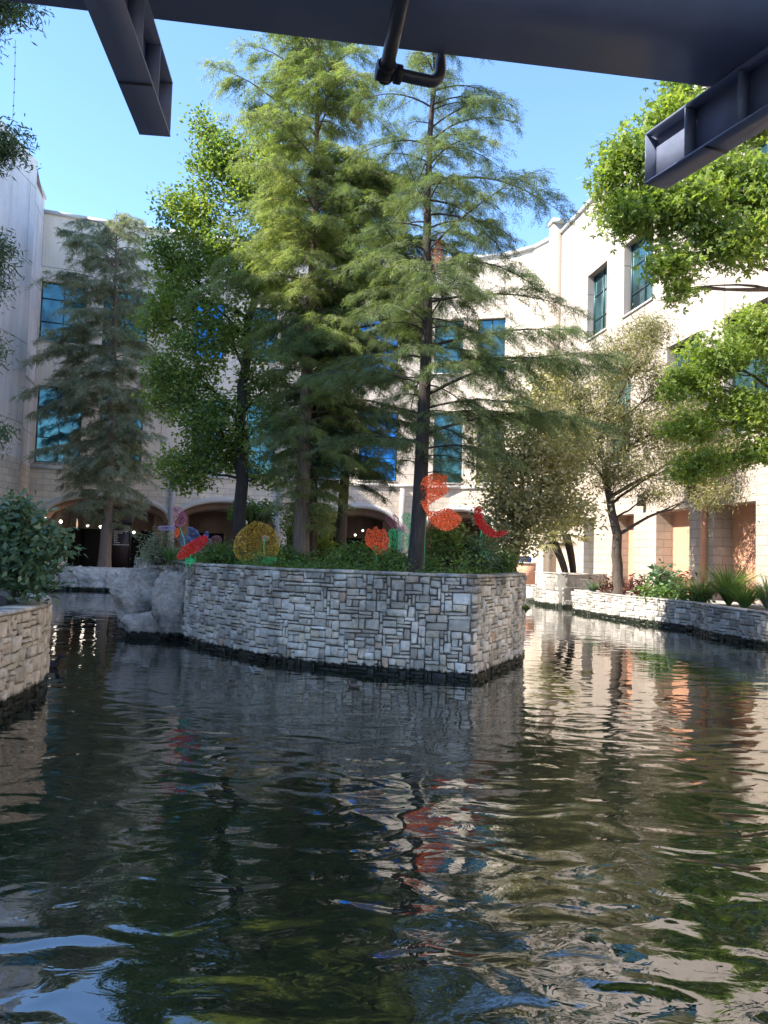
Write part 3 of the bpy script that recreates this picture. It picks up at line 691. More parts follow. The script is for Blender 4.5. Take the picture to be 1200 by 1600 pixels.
def blobtree(name, label, trunk_pts, rad, blobs, seed, leaf, bark, lsize=.1, per=26, star=False, csig=.16, cat='tree', group=None, long=False, nclus=1., att=None, twigr=.006):
    """blobs: (centre, radii, clusters)"""
    rng = np.random.default_rng(seed); tp = np.array(trunk_pts, float); t = thing(name, tp[0], label, cat, group)
    b = MB(); n = 20; k = np.linspace(0, len(tp)-1, n); path = np.stack([np.interp(k, np.arange(len(tp)), tp[:, j]) for j in range(3)], 1)
    path[1:-1] += rng.normal(size=(n-2, 3))*rad*.15
    rr = np.linspace(rad, rad*.4, n); rr[0] *= 1.35; b.tube(path, rr, 12)
    C = []
    for (c, r, m) in blobs:
        c = np.array(c, float); r = np.array(r, float); m = int(m*nclus)
        d = np.linalg.norm(path-(c-np.array([0, 0, r[2]*.9+.3])), axis=1); j = int(np.argmin(d[4:]))+4; p0 = path[j]
        mid = (p0+c)/2+np.array([0, 0, .12*np.linalg.norm(c-p0)])+rng.normal(size=3)*.08*np.linalg.norm(c-p0)
        lm = bez(p0, mid, c, 9); lm[1:-1] += rng.normal(size=(7, 3))*.03; R1 = min(rad*.42, .02+.016*np.linalg.norm(c-p0)); b.tube(lm, np.linspace(R1, .010, 9), 7)
        g_ = rng.normal(size=(m, 3)); g_ = unit(g_)*(rng.random((m, 1))**.42)*r; pts = c+g_
        hubs = [lm[rng.integers(4, 9)] for _ in range(1)]
        nsub = max(3, m//9); subs = []
        for s_ in range(nsub):
            q = pts[rng.integers(0, m)]*.75+c*.25; st = lm[rng.integers(4, 9)]; sb = bez(st, (st+q)/2+rng.normal(size=3)*.1*np.linalg.norm(q-st), q, 5); b.tube(sb, np.linspace(max(.010, R1*.4), .005, 5), 4); subs.append(sb)
        ends = np.concatenate(subs)
        for q in pts:
            e = ends[np.argmin(np.linalg.norm(ends-q, axis=1)+rng.random(len(ends))*.1)]
            b.tube(bez(e, (e+q)/2+rng.normal(size=3)*.04, q, 3), [twigr, twigr*.7, .0025], 3)
        C.append(pts)
    C = np.concatenate(C); pp = np.repeat(C, per, 0); pp = pp+rng.normal(size=pp.shape)*csig*np.array([1, 1, .65])
    b.build('trunk', bark, t, True)
    if long: V = leaves(pp, lsize, rng, .2, .2, .7)
    else: V = starleaves(pp, lsize, rng) if star else leaves(pp, lsize, rng)
    tris('crown', V, leaf, t, 4)
    return t
# --- the cypresses of the island
def TY(px_py, Y): return at(px_py[0], px_py[1], Y)
Y1 = 16.2; zb = ZI-.1
def tr(Y, pts): return [at(x, y, Y) for x, y in pts]
def lift(p, z): p = np.array(p); p[0][2] = z; return list(p)
tall, trk1 = cypress('bald_cypress', 'tallest dark trunked cypress standing at the right front of the island wall', lift(tr(Y1, [(650, 893), (657, 760), (668, 520), (670, 300), (682, 100), (690, -120)]), zb), 15.4, .165,
        [(4, .8, 1.2), (5, 1.4, 2.2), (6.4, 2.0, 3.6), (7.6, 1.9, 3.2), (9, 1.9, 2.5), (10.6, 2.0, 2.9), (11.6, 1.6, 2.4), (13, 1.4, 1.6), (15.4, .2, .3)], 101, 104, 4.0, .28, .5, .036, .2, .09, .017, LF_CYP, BARK_D, group='cypress trees on the island', umin=.2, lmin=.4, extra=[(5.3, -.1, 3.7, .42, .35), (6.7, .22, 3.8, .3, .32), (7.1, -.35, 3.4, .22, .3), (5.6, .5, 3.2, .3, .3), (4.9, 2.9, 2.3, .3, .3), (8.0, .05, 3.0, .25, .35), (6.2, 3.4, 2.6, .3, .4), (7.4, .15, 1.6, 1.7, .25), (9.6, 3.1, .95, 2.4, .1), (8.2, 3.3, 1.9, 1.3, .1), (6.1, -.2, 3.6, .5, .35), (10.6, .1, 3.0, .35, .4), (9.0, -.3, 2.4, .8, .3)])
cypress('bald_cypress', 'thick trunked cypress rising behind the gold dome sculpture side of the island', lift(tr(20., [(470, 872), (473, 760), (480, 560), (488, 400), (493, 200), (500, -60)]), zb), 17.6, .2,
        [(3.2, .8, 1.0), (4.4, 1.6, 1.7), (7, 1.9, 2.4), (9.5, 2.9, 3.2), (10.5, 2.4, 3.2), (12.5, 3.2, 3.2), (13.8, 3.4, 3.0), (15, 2.0, 2.6), (16, 2.3, 2.4), (17.6, .8, .8)], 102, 155, 3.0, .3, .5, .036, .24, .11, .025, LF_CYPY, BARK_L, group='cypress trees on the island', umin=.14, lmin=.45, thin=.85)
cypress('bald_cypress', 'slim trunked cypress between the thick trunked one and the tallest one', lift(tr(21.5, [(530, 875), (541, 720), (547, 560), (548, 400), (552, 200)]), zb), 13.6, .15,
        [(4.2, 1.0, 1.2), (5, 1.8, 2.3), (8, 2.7, 2.9), (10, 3.0, 3.1), (12, 2.6, 2.4), (13.6, .5, .5)], 103, 82, 4.2, .25, .5, .042, .24, .12, .026, LF_CYPD, BARK, group='cypress trees on the island')
cypress('bald_cypress', 'second narrow trunk close beside the thick trunked cypress', lift(tr(20.8, [(489, 870), (488, 760), (492, 600), (505, 480)]), zb), 9.6, .13,
        [(4.2, .8, .8), (6, 1.5, 1.3), (8, 1.8, 1.6), (9.6, .3, .3)], 104, 60, 3.2, .25, .5, .042, .24, .12, .026, LF_CYPD, BARK, group='cypress trees on the island')
# far left cypress on the far bank
cypress('bald_cypress', 'grey green cypress with hanging sprays in front of the left arch', lift(tr(44.6, [(163, 884), (170, 760), (178, 560), (180, 440), (183, 330)]), TZ-.1), 21.8, .34,
        [(4, 2.2, 2.6), (6.5, 3.6, 3.2), (9, 4.6, 3.4), (12, 4.4, 3.2), (15, 4.4, 3.4), (17.5, 3.9, 3.4), (19.5, 3.6, 3.3), (21, 2.6, 2.2), (21.8, 1.2, 1.0)], 105, 150, 3.8, .35, .6, .085, .42, .24, .062, LF_GREY, BARK_L, True, 'cypress trees beyond the island', .42, lmin=.35, umin=.15)
# round-leaved tree on the island
def bb(x, y, Y, rx, rz, ry=None, m=60):
    c = at(x, y, Y); k = Y/F; return (c, (rx*k, (ry if ry else rx*k*.9), rz*k), m)
Y4 = 22.3
blobtree('oak', 'round leaved tree with a dark straight trunk and glowing yellow green top', lift(tr(Y4, [(372, 872), (377, 760), (378, 640), (385, 540), (400, 440), (415, 330)]), zb), .2,
         [bb(345, 255, Y4, 55, 50, m=110), bb(410, 300, Y4, 60, 60, m=120), bb(300, 330, Y4, 55, 50, m=100), bb(350, 400, Y4, 75, 50, m=120), bb(290, 460, Y4, 60, 60, m=110), bb(260, 400, Y4, 30, 40, m=40), bb(420, 240, Y4-.6, 35, 40, m=50),
          bb(350, 520, Y4, 80, 55, m=120), bb(290, 580, Y4-.5, 60, 60, m=110), bb(330, 660, Y4-.4, 75, 50, m=120), bb(290, 730, Y4-.6, 50, 38, m=70), bb(420, 440, Y4+.3, 50, 50, m=60), bb(410, 610, Y4+.3, 45, 50, m=60), bb(360, 710, Y4+.4, 50, 30, m=50), bb(420, 740, Y4+.5, 30, 22, m=20), bb(245, 500, Y4+.2, 30, 34, m=36), bb(262, 620, Y4+.2, 30, 34, m=32), bb(440, 330, Y4+.3, 34, 44, m=50), bb(320, 200, Y4, 24, 24, m=18), bb(430, 660, Y4+.6, 34, 34, m=30)],
         201, LF_MAPLE, BARK_D, .12, 24, csig=.18, nclus=1.35)
b = MB(); rngx = np.random.default_rng(5)
# bright small-leaved saplings under the trunks
# --- right bank trees
Y6 = 32.4
blobtree('olive_tree', 'slender multi stemmed tree with dusty olive leaves on the right bank', lift(tr(Y6, [(966, 920), (962, 830), (950, 760), (936, 690)]), TZ-.1), .24,
         [bb(930, 640, Y6, 60, 60, m=85), bb(980, 560, Y6, 55, 50, m=85), bb(1000, 680, Y6, 55, 60, m=75), bb(900, 700, Y6-1, 50, 50, m=60), bb(960, 740, Y6-.5, 60, 35, m=50), bb(880, 610, Y6, 35, 45, m=45), bb(1010, 520, Y6+.5, 30, 25, m=35), bb(1035, 610, Y6, 25, 45, m=40), bb(1050, 670, Y6+.4, 30, 30, m=35), bb(1080, 650, Y6-1, 42, 45, m=45), bb(1060, 730, Y6-1, 42, 38, m=45), bb(1120, 700, Y6-1.6, 40, 40, m=36), bb(1110, 770, Y6-2, 34, 22, m=20), bb(1025, 770, Y6-1, 24, 18, m=14), bb(870, 680, Y6-2, 35, 40, m=36)],
         202, LF_OLIVE, BARK, .17, 70, csig=.33, long=True)
Y7 = 25.5
blobtree('privet_tree', 'bushy tree with pale yellow sunlit leaves at the right end of the island', lift(tr(Y7, [(800, 885), (810, 830), (815, 760), (820, 680)]), zb), .14,
         [bb(790, 740, Y7, 40, 50, m=100), bb(840, 700, Y7, 50, 55, m=110), bb(800, 800, Y7-.4, 42, 45, m=110), bb(850, 790, Y7, 50, 50, m=110), bb(830, 640, Y7, 45, 40, m=70), bb(880, 740, Y7+.4, 35, 55, m=60), bb(800, 850, Y7-.6, 38, 22, m=50), bb(900, 690, Y7+.8, 30, 40, m=36), bb(770, 690, Y7, 22, 30, m=24), bb(860, 590, Y7+.5, 34, 30, m=34), bb(905, 800, Y7+.8, 26, 26, m=24)],
         203, LF_YEL, BARK, .14, 34, csig=.32, nclus=.85)
Y8 = 18.5
blobtree('sweetgum_tree', 'large star leaved tree reaching in over the right side with sunlit leaves', [(13.4, 22, TZ-.1), (13.2, 21.8, 4), (12.4, 21, 9), (11.6, 20, 14)], .32,
         [bb(1000, 250, Y8, 60, 40, m=90), bb(1060, 200, Y8+.6, 60, 55, m=100), bb(985, 330, Y8, 52, 40, m=90), bb(1070, 330, Y8, 70, 50, m=120), bb(1150, 280, Y8+.4, 70, 60, m=130), bb(1150, 380, Y8, 60, 38, m=90), bb(1050, 410, Y8-.3, 38, 26, m=45), bb(1062, 455, Y8-.3, 16, 22, m=16), bb(1230, 330, Y8, 60, 70, m=80), bb(950, 290, Y8, 26, 34, m=22), bb(1180, 180, Y8+1, 60, 60, m=90), bb(1060, 150, Y8+1, 30, 40, m=35)],
         204, LF_GUM, BARK, .135, 19, True, .2)
blobtree('maple_tree', 'lower bright green tree leaning in at the right edge over the bank', [(13.7, 25.5, TZ-.1), (13.5, 25.2, 4), (12.8, 24.6, 7.5)], .22,
         [bb(1120, 560, 24, 60, 36, m=90), bb(1180, 520, 24, 50, 40, m=80), bb(1080, 600, 24, 45, 28, m=60), bb(1160, 640, 24, 60, 36, m=90), bb(1080, 665, 24, 50, 26, m=55), bb(1190, 700, 24, 50, 30, m=70), bb(1110, 720, 24, 55, 20, m=50), bb(1230, 600, 24, 50, 90, m=80), bb(1075, 740, 24, 35, 12, m=18)],
         205, LF_GUM, BARK, .13, 24, True, .18)
# left near branch
cy9 = [bb(12, 8, 8.2, 50, 26, m=40), bb(-45, 20, 8.2, 60, 70, m=60), bb(14, 222, 8.2, 34, 24, m=26), bb(-30, 230, 8.2, 34, 40, m=40), bb(-8, 385, 8.6, 20, 40, m=20), bb(-10, 550, 8.6, 14, 30, m=12), bb(-10, 680, 8.8, 18, 30, m=14), bb(-14, 440, 8.6, 18, 40, m=14)]
blobtree('willow_tree', 'dark feathery branches of a near tree at the left edge', [(-5.9, 9.6, ZL-.1), (-5.8, 9.4, 4), (-5.3, 9.0, 7), (-4.7, 8.8, 9)], .16, cy9, 206, LF_CYPD, BARK_D, .075, 34, csig=.085, long=True, twigr=.003)
b = MB(); v0 = at(24, 62, 8.2); v1 = at(20, 186, 8.2); tw_ = bez(v0, (v0+v1)/2+np.array([.01, 0, 0]), v1, 7); b.tube(tw_, .0022, 4)
for k in range(1, 6): q = tw_[k]; b.tube([q+np.array([-.008, 0, -.008]), q, q+np.array([.008, 0, .012])], [.001, .008, .001], 5)
b.build('hanging_twig', BARK_D, bpy.data.objects['willow_tree'])

# ------------------------------------------------------------------ shrubs, ground plants
def shrub(name, label, x, y, Y, rx, rz, z0, leaf, lsize, m, seed, group=None, long=False, per=20, csig=.09, cat='shrub', depth=None):
    rng = np.random.default_rng(seed); c = at(x, y, Y); k = Y/F; t = thing(name, (c[0], c[1], z0), label, cat, group)
    r = np.array([rx*k, depth or rx*k*.8, rz*k]); g_ = unit(rng.normal(size=(m, 3)))*(rng.random((m, 1))**.4)*r; pts = c+g_; pts = pts[pts[:, 2] > z0+.03]
    b = MB()
    for q in pts:
        s = np.array([c[0], c[1], z0])+rng.normal(size=3)*[r[0]*.2, r[1]*.2, 0]; b.tube(bez(s, np.array([s[0]*.6+q[0]*.4, s[1]*.6+q[1]*.4, q[2]]), q, 4), [.01, .008, .006, .003], 4)
    b.build('stem', BARK, t)
    pp = np.repeat(pts, per, 0)+rng.normal(size=(len(pts)*per, 3))*csig
    pp = pp[pp[:, 2] > z0]
    tris('foliage', leaves(pp, lsize, rng, .5, .22 if long else .5), leaf, t, 4); return t
def blades(C, n, h, rng, spread=.8, w=.02, seg=4):
    """arching strap leaves from centres C -> quads"""
    out = []
    for c in C:
        a = rng.uniform(0, 2*math.pi, n); hh = h*rng.uniform(.6, 1.2, n); sp_ = spread*hh*rng.uniform(.3, 1.1, n)
        d = np.stack([np.cos(a), np.sin(a), np.zeros(n)], 1); s = np.stack([-np.sin(a), np.cos(a), np.zeros(n)], 1)
        for k in range(seg):
            t0, t1 = k/seg, (k+1)/seg
            def pt(t): return c+d*(sp_*t*t**.3)[:, None]+np.array([0, 0, 1.])*(hh*(t*1.25-.55*t*t))[:, None]
            w0, w1 = w*(1-t0**2), w*(1-t1**2)*.98+.001
            out.append(np.stack([pt(t0)-s*w0/2, pt(t0)+s*w0/2, pt(t1)+s*w1/2, pt(t1)-s*w1/2], 1).reshape(-1, 3))
    return np.concatenate(out)
def tuft(name, label, x, y, Y, z0, h, n, seed, leaf, w=.02, spread=.8, group=None, cat='plant'):
    rng = np.random.default_rng(seed); c = at(x, y, Y); t = thing(name, (c[0], c[1], z0), label, cat, group)
    tris('foliage', blades([np.array([c[0]+rng.normal()*.05, c[1]+rng.normal()*.05, z0])], n, h, rng, spread, w), leaf, t, 4); return t
# ground cover on the island
rng = np.random.default_rng(77); C = []
poly = np.array(inner)
def inside(p):
    x, y = p; c = False; j = len(poly)-1
    for i in range(len(poly)):
        if (poly[i][1] > y) != (poly[j][1] > y) and x < (poly[j][0]-poly[i][0])*(y-poly[i][1])/(poly[j][1]-poly[i][1])+poly[i][0]: c = not c
        j = i
    return c
while len(C) < 2600:
    p = (rng.uniform(-9, 3.5), rng.uniform(14, 30))
    if inside(p) and inside((p[0], p[1]-.35)) and inside((p[0]+.35, p[1])): C.append([p[0], p[1], ZI-.05])
C = np.array(C)
ht = rng.random(len(C))**2.2*.42*(.4+.9*np.abs(np.sin(C[:, 0]*1.7+C[:, 1]*.9))); pp = np.repeat(np.column_stack([C[:, 0], C[:, 1], C[:, 2]+ht]), 22, 0)+rng.normal(size=(len(C)*22, 3))*[.11, .11, .07]; pp[:, 2] = np.abs(pp[:, 2]-ZI)+ZI-.03
tag(tris('ground_cover', leaves(pp, .07, rng), LF_SHRUB, None, 4), kind='stuff')
tag(tris('grass', blades(C[::5], 12, .36, rng, .7, .014), LF_SHRUB, None, 4), kind='stuff')
ZS = ZI-.05
IS = 'shrubs on the island'
shrub('variegated_shrub', 'pale leaved shrub at the left end of the island above the boulders', 250, 862, 20.5, 32, 30, ZS, LF_GREY, .11, 90, 301, IS, True)
shrub('shrub', 'low green shrub between the red sculpture and the gold dome', 345, 868, 18.6, 30, 18, ZS, LF_SHRUB, .08, 70, 302, IS)
shrub('shrub', 'leafy bush hanging beside the trunk in front of the second arch', 398, 800, 24.5, 40, 20, ZS, LF_SHRUB, .11, 70, 303, IS)
shrub('shrub', 'bright green sapling between the thick trunk and the slim trunk', 500, 815, 24, 20, 45, ZS, LF_GUM, .11, 70, 304, IS)
shrub('shrub', 'bright green sapling left of the thick trunk', 455, 825, 24, 16, 30, ZS, LF_GUM, .1, 45, 305, IS)
shrub('shrub', 'lime green bush low between the trunks', 505, 858, 21, 26, 18, ZS, LF_GUM, .09, 55, 306, IS)
shrub('shrub', 'dark green mound left of the orange bloom', 560, 868, 18.5, 40, 18, ZS, LF_SHRUB, .08, 80, 307, IS)
shrub('shrub', 'low green mound in front of the green leaf sculpture', 612, 878, 16.6, 26, 13, ZS, LF_SHRUB, .07, 60, 308, IS)
shrub('leafy_shrub', 'large palmate leaved shrub right of the tallest trunk', 705, 850, 16.8, 38, 38, ZS, LF_SHRUB, .13, 110, 309, IS, True, 16)
shrub('leafy_shrub', 'dark leafy shrub under the red crescent sculpture', 745, 870, 17.0, 36, 24, ZS, LF_DARK, .12, 90, 310, IS, True, 16)
shrub('leafy_shrub', 'green shrub at the right corner of the island wall', 785, 876, 17.6, 24, 18, ZS, LF_SHRUB, .1, 60, 311, IS, True)
shrub('shrub', 'mixed green shrub below the pink sculpture leaf', 440, 868, 19.5, 22, 16, ZS, LF_SHRUB, .08, 50, 312, IS)
for i, (x, y, lb) in enumerate(((470, 862, 'spiky grass clump at the foot of the thick trunk'), (520, 862, 'spiky grass clump at the foot of the slim trunk'), (262, 872, 'strappy leaved clump beside the boulders'), (550, 872, 'spiky grass clump near the orange bloom'))):
    tuft('grass_clump', lb, x, y, (19.2, 20.4, 19.6, 19)[i], ZS, .6, 90, 320+i, LF_SHRUB, .022, .7, 'grass clumps on the island')
tuft('hanging_fern', 'green fern hanging over the right corner of the island', 818, 930, 17.6, 1.05, .25, 60, 330, LF_SHRUB, .03, 1.3)
# left planter shrub
blobtree('broadleaf_shrub', 'large glossy dark leaved shrub spilling over the left planter', [(-5.6, 11.9, ZL-.12), (-5.5, 11.9, ZL+.4), (-5.4, 11.9, ZL+1.0)], .05,
         [bb(20, 810, 11.8, 45, 40, m=60), bb(55, 850, 11.7, 40, 35, m=50), bb(15, 870, 11.6, 45, 40, m=60), bb(45, 905, 11.6, 42, 28, m=45), bb(85, 855, 11.9, 28, 14, m=14), bb(-40, 850, 11.6, 60, 70, m=60), bb(75, 890, 11.8, 22, 16, m=12)],
         340, LF_DARK, BARK_D, .115, 13, csig=.12, cat='shrub', twigr=.004)
tuft('palm_tuft', 'spiky fan palm tuft above the glossy shrub at the left edge', 20, 800, 13.0, 2.2, .75, 70, 341, LF_CYP, .02, .5)
# right bank plants
RBG = 'plants on the right bank'
shrub('leafy_plant', 'upright big leaved plant in front of the first salmon recess', 1040, 905, 30.3, 20, 26, TZ-.1, LF_DARK, .3, 30, 350, RBG, False, 8, .2, 'plant')
shrub('croton_plant', 'dark red leaved plant right of the olive tree trunk', 1000, 918, 31, 16, 20, TZ-.1, LF_RED, .28, 26, 351, RBG, True, 10, .18, 'plant')
shrub('croton_plant', 'dark red leaved plant left of the fan palm clump', 1066, 912, 30.5, 14, 16, TZ-.1, LF_RED, .26, 22, 352, RBG, True, 10, .18, 'plant')
shrub('croton_plant', 'reddish leaved plant at the left end of the bank wall', 948, 915, 33.5, 12, 14, TZ-.1, LF_RED, .26, 16, 358, RBG, True, 10, .18, 'plant')
tuft('fern_clump', 'feathery green clump at the left end of the bank wall', 925, 915, 34, TZ-.1, .9, 90, 353, LF_DARK, .05, .9, RBG)
tuft('cycad_clump', 'wide arching grassy clump on the bank beside the big leaved plant', 1100, 925, 28.0, TZ-.1, 1.35, 420, 354, LF_CYPY, .022, 1.5, RBG)
tuft('cycad_clump', 'tall fan palm clump in front of the second salmon recess', 1140, 912, 27.5, TZ-.1, 1.9, 330, 355, LF_SHRUB, .028, 1.1, RBG)
tuft('cycad_clump', 'dark green clump at the right end of the bank wall', 1165, 930, 26.0, TZ-.1, 1.2, 360, 356, LF_SHRUB, .024, 1.5, RBG)
tuft('cycad_clump', 'grey green clump touching the right edge of the picture', 1200, 915, 26.5, TZ-.1, 1.5, 300, 357, LF_GREY, .024, 1.2, RBG)
shrub('ground_shrub', 'low leafy mound in front of the first recess pier', 1030, 926, 29.6, 34, 10, TZ-.1, LF_SHRUB, .16, 50, 359, RBG, False, 10, .15)
shrub('ground_shrub', 'low leafy mound below the arching clump', 1085, 930, 28.0, 26, 9, TZ-.1, LF_SHRUB, .16, 40, 360, RBG, False, 10, .15)

# palms in the tall planter box
def palm(label, base, top, seed):
    rng = np.random.default_rng(seed); t = thing('fan_palm', base, label, 'palm', 'fan palms in the tall planter'); b = MB()
    base, top = np.array(base), np.array(top); pth = bez(base, (base+top)/2+np.array([.1, 0, .1]), top, 8); b.tube(pth, np.linspace(.2, .26, 8)*.8, 10); b.build('trunk', BARK_D, t)
    out = []; st = MB()
    for i in range(26):
        az = i*2.4; el = rng.uniform(-.5, 1.2); d = np.array([math.cos(az)*math.cos(el), math.sin(az)*math.cos(el), math.sin(el)]); q = top+d*rng.uniform(.6, .9)
        st.tube([top, q], [.02, .012], 4); s = unit(np.cross(d, [0, 0, 1.])); u = np.cross(s, d)
        for k in range(18):
            a = -1.5+3.0*k/17; dd = d*math.cos(a)+s*math.sin(a); ss = s*math.cos(a)-d*math.sin(a); l_ = .75*rng.uniform(.8, 1.1)
            e = q+dd*l_+np.array([0, 0, -.18]); out += [q, q+dd*l_*.5+ss*.03, e, q+dd*l_*.5-ss*.03]
    st.build('leaf_stalk', LF_SHRUB, t); tris('fronds', np.array(out), LF_OLIVE, t, 4)
# tall planter box at the far right
c = gp(876, 950); K2 = [(c[0]-.75, c[1]+2.6), (c[0], c[1]), (c[0]+2.5, c[1]+1.0)]
ptp = at(876, 897, c[1])[2]
t = stone_wall('tall_planter', 'tall square block planter holding two fan palms at the water edge', [np.array(q) for q in K2], ptp, M_STONE_R, 61, .2, 'planter', True, .015)
slab('planter_soil', [(K2[0][0]+.1, K2[0][1]), (K2[1][0]+.1, K2[1][1]+.15), (K2[2][0], K2[2][1]+.1), (K2[2][0]-.7, K2[2][1]+2.7)], .5, ptp-.1, M_SOIL)['kind'] = 'structure'
palm('leaning fan palm with the thicker trunk in the tall block planter', at(884, 897, c[1]+1.4), at(862, 842, c[1]+1.4), 401)
palm('slimmer upright fan palm on the right of the tall planter', at(896, 897, c[1]+1.8), at(884, 835, c[1]+1.8), 402)
# small orange planter with a blue cushion further back
q = at(820, 899, 47.0)
t = thing('planter_box', (q[0], q[1], TZ-.06), 'orange tan brick planter box on the far terrace by the water', 'planter')
b = newb(); b.uv = None; b.box((q[0], q[1], (TZ+2.05)/2-.03), (1.1, 1.1, 2.05-TZ+.06)); b.build('box', M_SALMON, t)
b = MB(); b.box((q[0], q[1], 2.1), (1.2, 1.2, .08)); b.build('rim', M_COPING, t)
MB_BLUE = mat('blue fabric', (.04, .07, .3), .7)
t = thing('blue_cover', (q[0], q[1], 2.14), 'rounded blue fabric cover lying on the orange planter box', 'cover')
b = MB(); b.tube([(q[0]-.4, q[1], 2.3), (q[0]-.36, q[1], 2.3), (q[0]+.36, q[1], 2.3), (q[0]+.4, q[1], 2.3)], [.02, .16, .16, .02], 12); b.build('fabric', MB_BLUE, t, True)

# ------------------------------------------------------------------ boulders
def boulder(name, label, c, r, seed, m=M_ROCK, group='boulders', cut=.7, rz=0.):
    from mathutils import noise as mn
    rng = np.random.default_rng(seed); n = 26; V = []; off = Vector(rng.normal(size=3)*9)
    # rounded box sampled on a cube grid
    idx = {}; F_ = []
    def vid(p):
        k = tuple(int(round(x*n)) for x in p)
        if k not in idx:
            idx[k] = len(V); d = np.array(p, float)*2-1; q = np.sign(d)*np.abs(d)**1.0; l4 = (np.abs(q)**5).sum()**(1/5); q = q/l4
            v = Vector(q); h = mn.fractal(v*1.1+off, 1.0, 2.0, 5)*.20-abs(mn.noise(v*1.9+off))*.16+mn.noise(v*5+off)*.035+mn.noise(v*11+off)*.015; q = q*(1+h)
            V.append(q)
        return idx[k]
    for ax in range(3):
        for sd_ in (0, 1):
            for i in range(n):
                for j in range(n):
                    P_ = []
                    for (a, c_) in ((i, j), (i+1, j), (i+1, j+1), (i, j+1)):
                        p = [0, 0, 0]; p[ax] = sd_; p[(ax+1) % 3] = a/n; p[(ax+2) % 3] = c_/n; P_.append(vid(p))
                    F_.append(tuple(P_ if sd_ else P_[::-1]))
    V = np.array(V)*np.array(r); ca, sa = math.cos(rz), math.sin(rz); V = np.stack([V[:, 0]*ca-V[:, 1]*sa, V[:, 0]*sa+V[:, 1]*ca, V[:, 2]], 1)+np.array(c)
    b = MB(); b.add(V, F_); o = b.build(name, m, None, True); return tag(o, label, 'boulder', group)
bq = at(228, 925, 20.8)
boulder('boulder', 'largest grey boulder at the left tip of the island', (bq[0], 20.9, .80), (.70, .75, .92), 501, group='boulders at the island tip')
bq = at(262, 925, 19.9)
boulder('boulder', 'narrower boulder wedged between the largest boulder and the island wall', (bq[0]+.15, 20.0, .78), (.46, .6, .90), 502, group='boulders at the island tip')
bq = at(240, 975, 19.6)
boulder('boulder', 'low wet rock at the foot of the island tip', (bq[0], 20.1, .12), (.85, .55, .5), 503, group='boulders at the island tip')
for x, wd, sd_, lb, hh in ((110, 20, 504, 'leftmost squarish pale block rock on the far bank', 1.16), (150, 26, 505, 'wide cracked pale rock below the left cypress', 1.15), (185, 16, 506, 'narrow pale rock nearest the island tip on the far bank', 1.1)):
    q = at(x, 905, 41.6); boulder('boulder', lb, (q[0], 41.7, hh/2-.1), (wd*41.6/F*1.02, .8, hh/2+.15), sd_, M_STONE_R, 'rocks along the far bank')
q = at(76, 900, 41.3)
b = MB(); b.box((q[0]-.1, 41.2, .75), (1.5, 1.6, 2.1)); o = b.build('stone_block', M_STONE_R); tag(o, 'square stone planter block left of the bank rocks', 'stone block')
q0, q1 = at(172, 885, 42.6), at(200, 885, 42.6)
b = MB(); b.box(((q0[0]+q1[0])/2-.6, 42.9, .8), (3.2, .8, .75)); o = b.build('stone_ledge', M_STONE_R); tag(o, 'long flat topped stone ledge below the dark sign', 'stone ledge')

# directory sign in the arcade
s_, _ = pb.cross(188, 850); q = P3(pb, s_, 0, .35)
t = thing('directory_sign', (q[0], q[1], TZ-.06), 'tall dark brown directory sign with white lines of text in the left arch', 'sign')
b = MB(); b.box((q[0], q[1], 2.35), (1.15, .12, 3.0)); b.build('panel', mat('sign brown', (.035, .018, .018), .4), t)
b = MB(); b.box((q[0], q[1], 3.95), (1.25, .2, .18)); b.box((q[0]-.62, q[1], 2.4), (.08, .16, 3.1)); b.box((q[0]+.62, q[1], 2.4), (.08, .16, 3.1)); b.build('frame', M_DARK, t)
b = MB(); rl = random.Random(4)
for i, (dx, ln, z) in enumerate(((0, .9, 3.35), (-.2, .45, 3.22), (-.33, .2, 3.08), (-.3, .24, 2.96), (-.33, .2, 2.84), (-.3, .25, 2.72), (-.25, .35, 2.6), (0, .95, 2.47))):
    x = q[0]+dx*1.0-.0-ln/2; 
    while x < q[0]+dx+ln/2:
        l_ = rl.uniform(.04, .11); b.box((x+l_/2, q[1]-.065, z), (l_, .01, .05)); x += l_+.025
b.build('lettering', M_WHITE, t)
# small lamps glowing in the arcade
for i, (x, y) in enumerate(((71, 811), (95, 815), (137, 821), (157, 823), (209, 832), (555, 836), (567, 829))):
    s_, _ = pb.cross(x, y); Yd = 3.0; q = at(x, y, pb.at(s_)[0][1]+1.2+.4*(i % 3))
    t = thing('hanging_lamp', q, ('first lamp from the left glowing in the left arch', 'second lamp from the left glowing in the left arch', 'third glowing lamp in the left arch, left of the cypress trunk', 'glowing lamp touching the left side of the cypress trunk', 'glowing lamp right of the directory sign', 'small glowing lamp in the third arch, lower of the two', 'small glowing lamp in the third arch, upper of the two')[i], 'lamp', 'lamps in the arcade')
    b = MB(); r_ = .10 if i < 5 else .07; b.tube([q+np.array([0, 0, -r_]), q+np.array([0, 0, -r_*.5]), q, q+np.array([0, 0, r_*.6]), q+np.array([0, 0, r_])], [.01, r_*.8, r_, r_*.7, .02], 10); b.build('bulb', M_LAMP, t, True)
    b = MB(); b.tube([q+np.array([0, 0, r_+.002]), (q[0], q[1], 5.88)], .012, 4); b.build('cord', M_DARK, t)
# lamp post on the island
q = at(381, 817, 23.5); t = thing('path_lamp', (q[0], q[1], ZS), 'white globe lamp on a thin post behind the gold dome', 'lamp post')
b = MB(); b.tube([(q[0], q[1], ZS), (q[0], q[1], q[2]-.1)], .035, 8); b.build('post', M_DARK, t)
b = MB(); b.tube([q+np.array([0, 0, z]) for z in (-.1, -.07, 0, .07, .1)], [.02, .09, .12, .09, .02], 12); b.build('globe', mat('globe glass', (.85, .82, .75), .3), t, True)

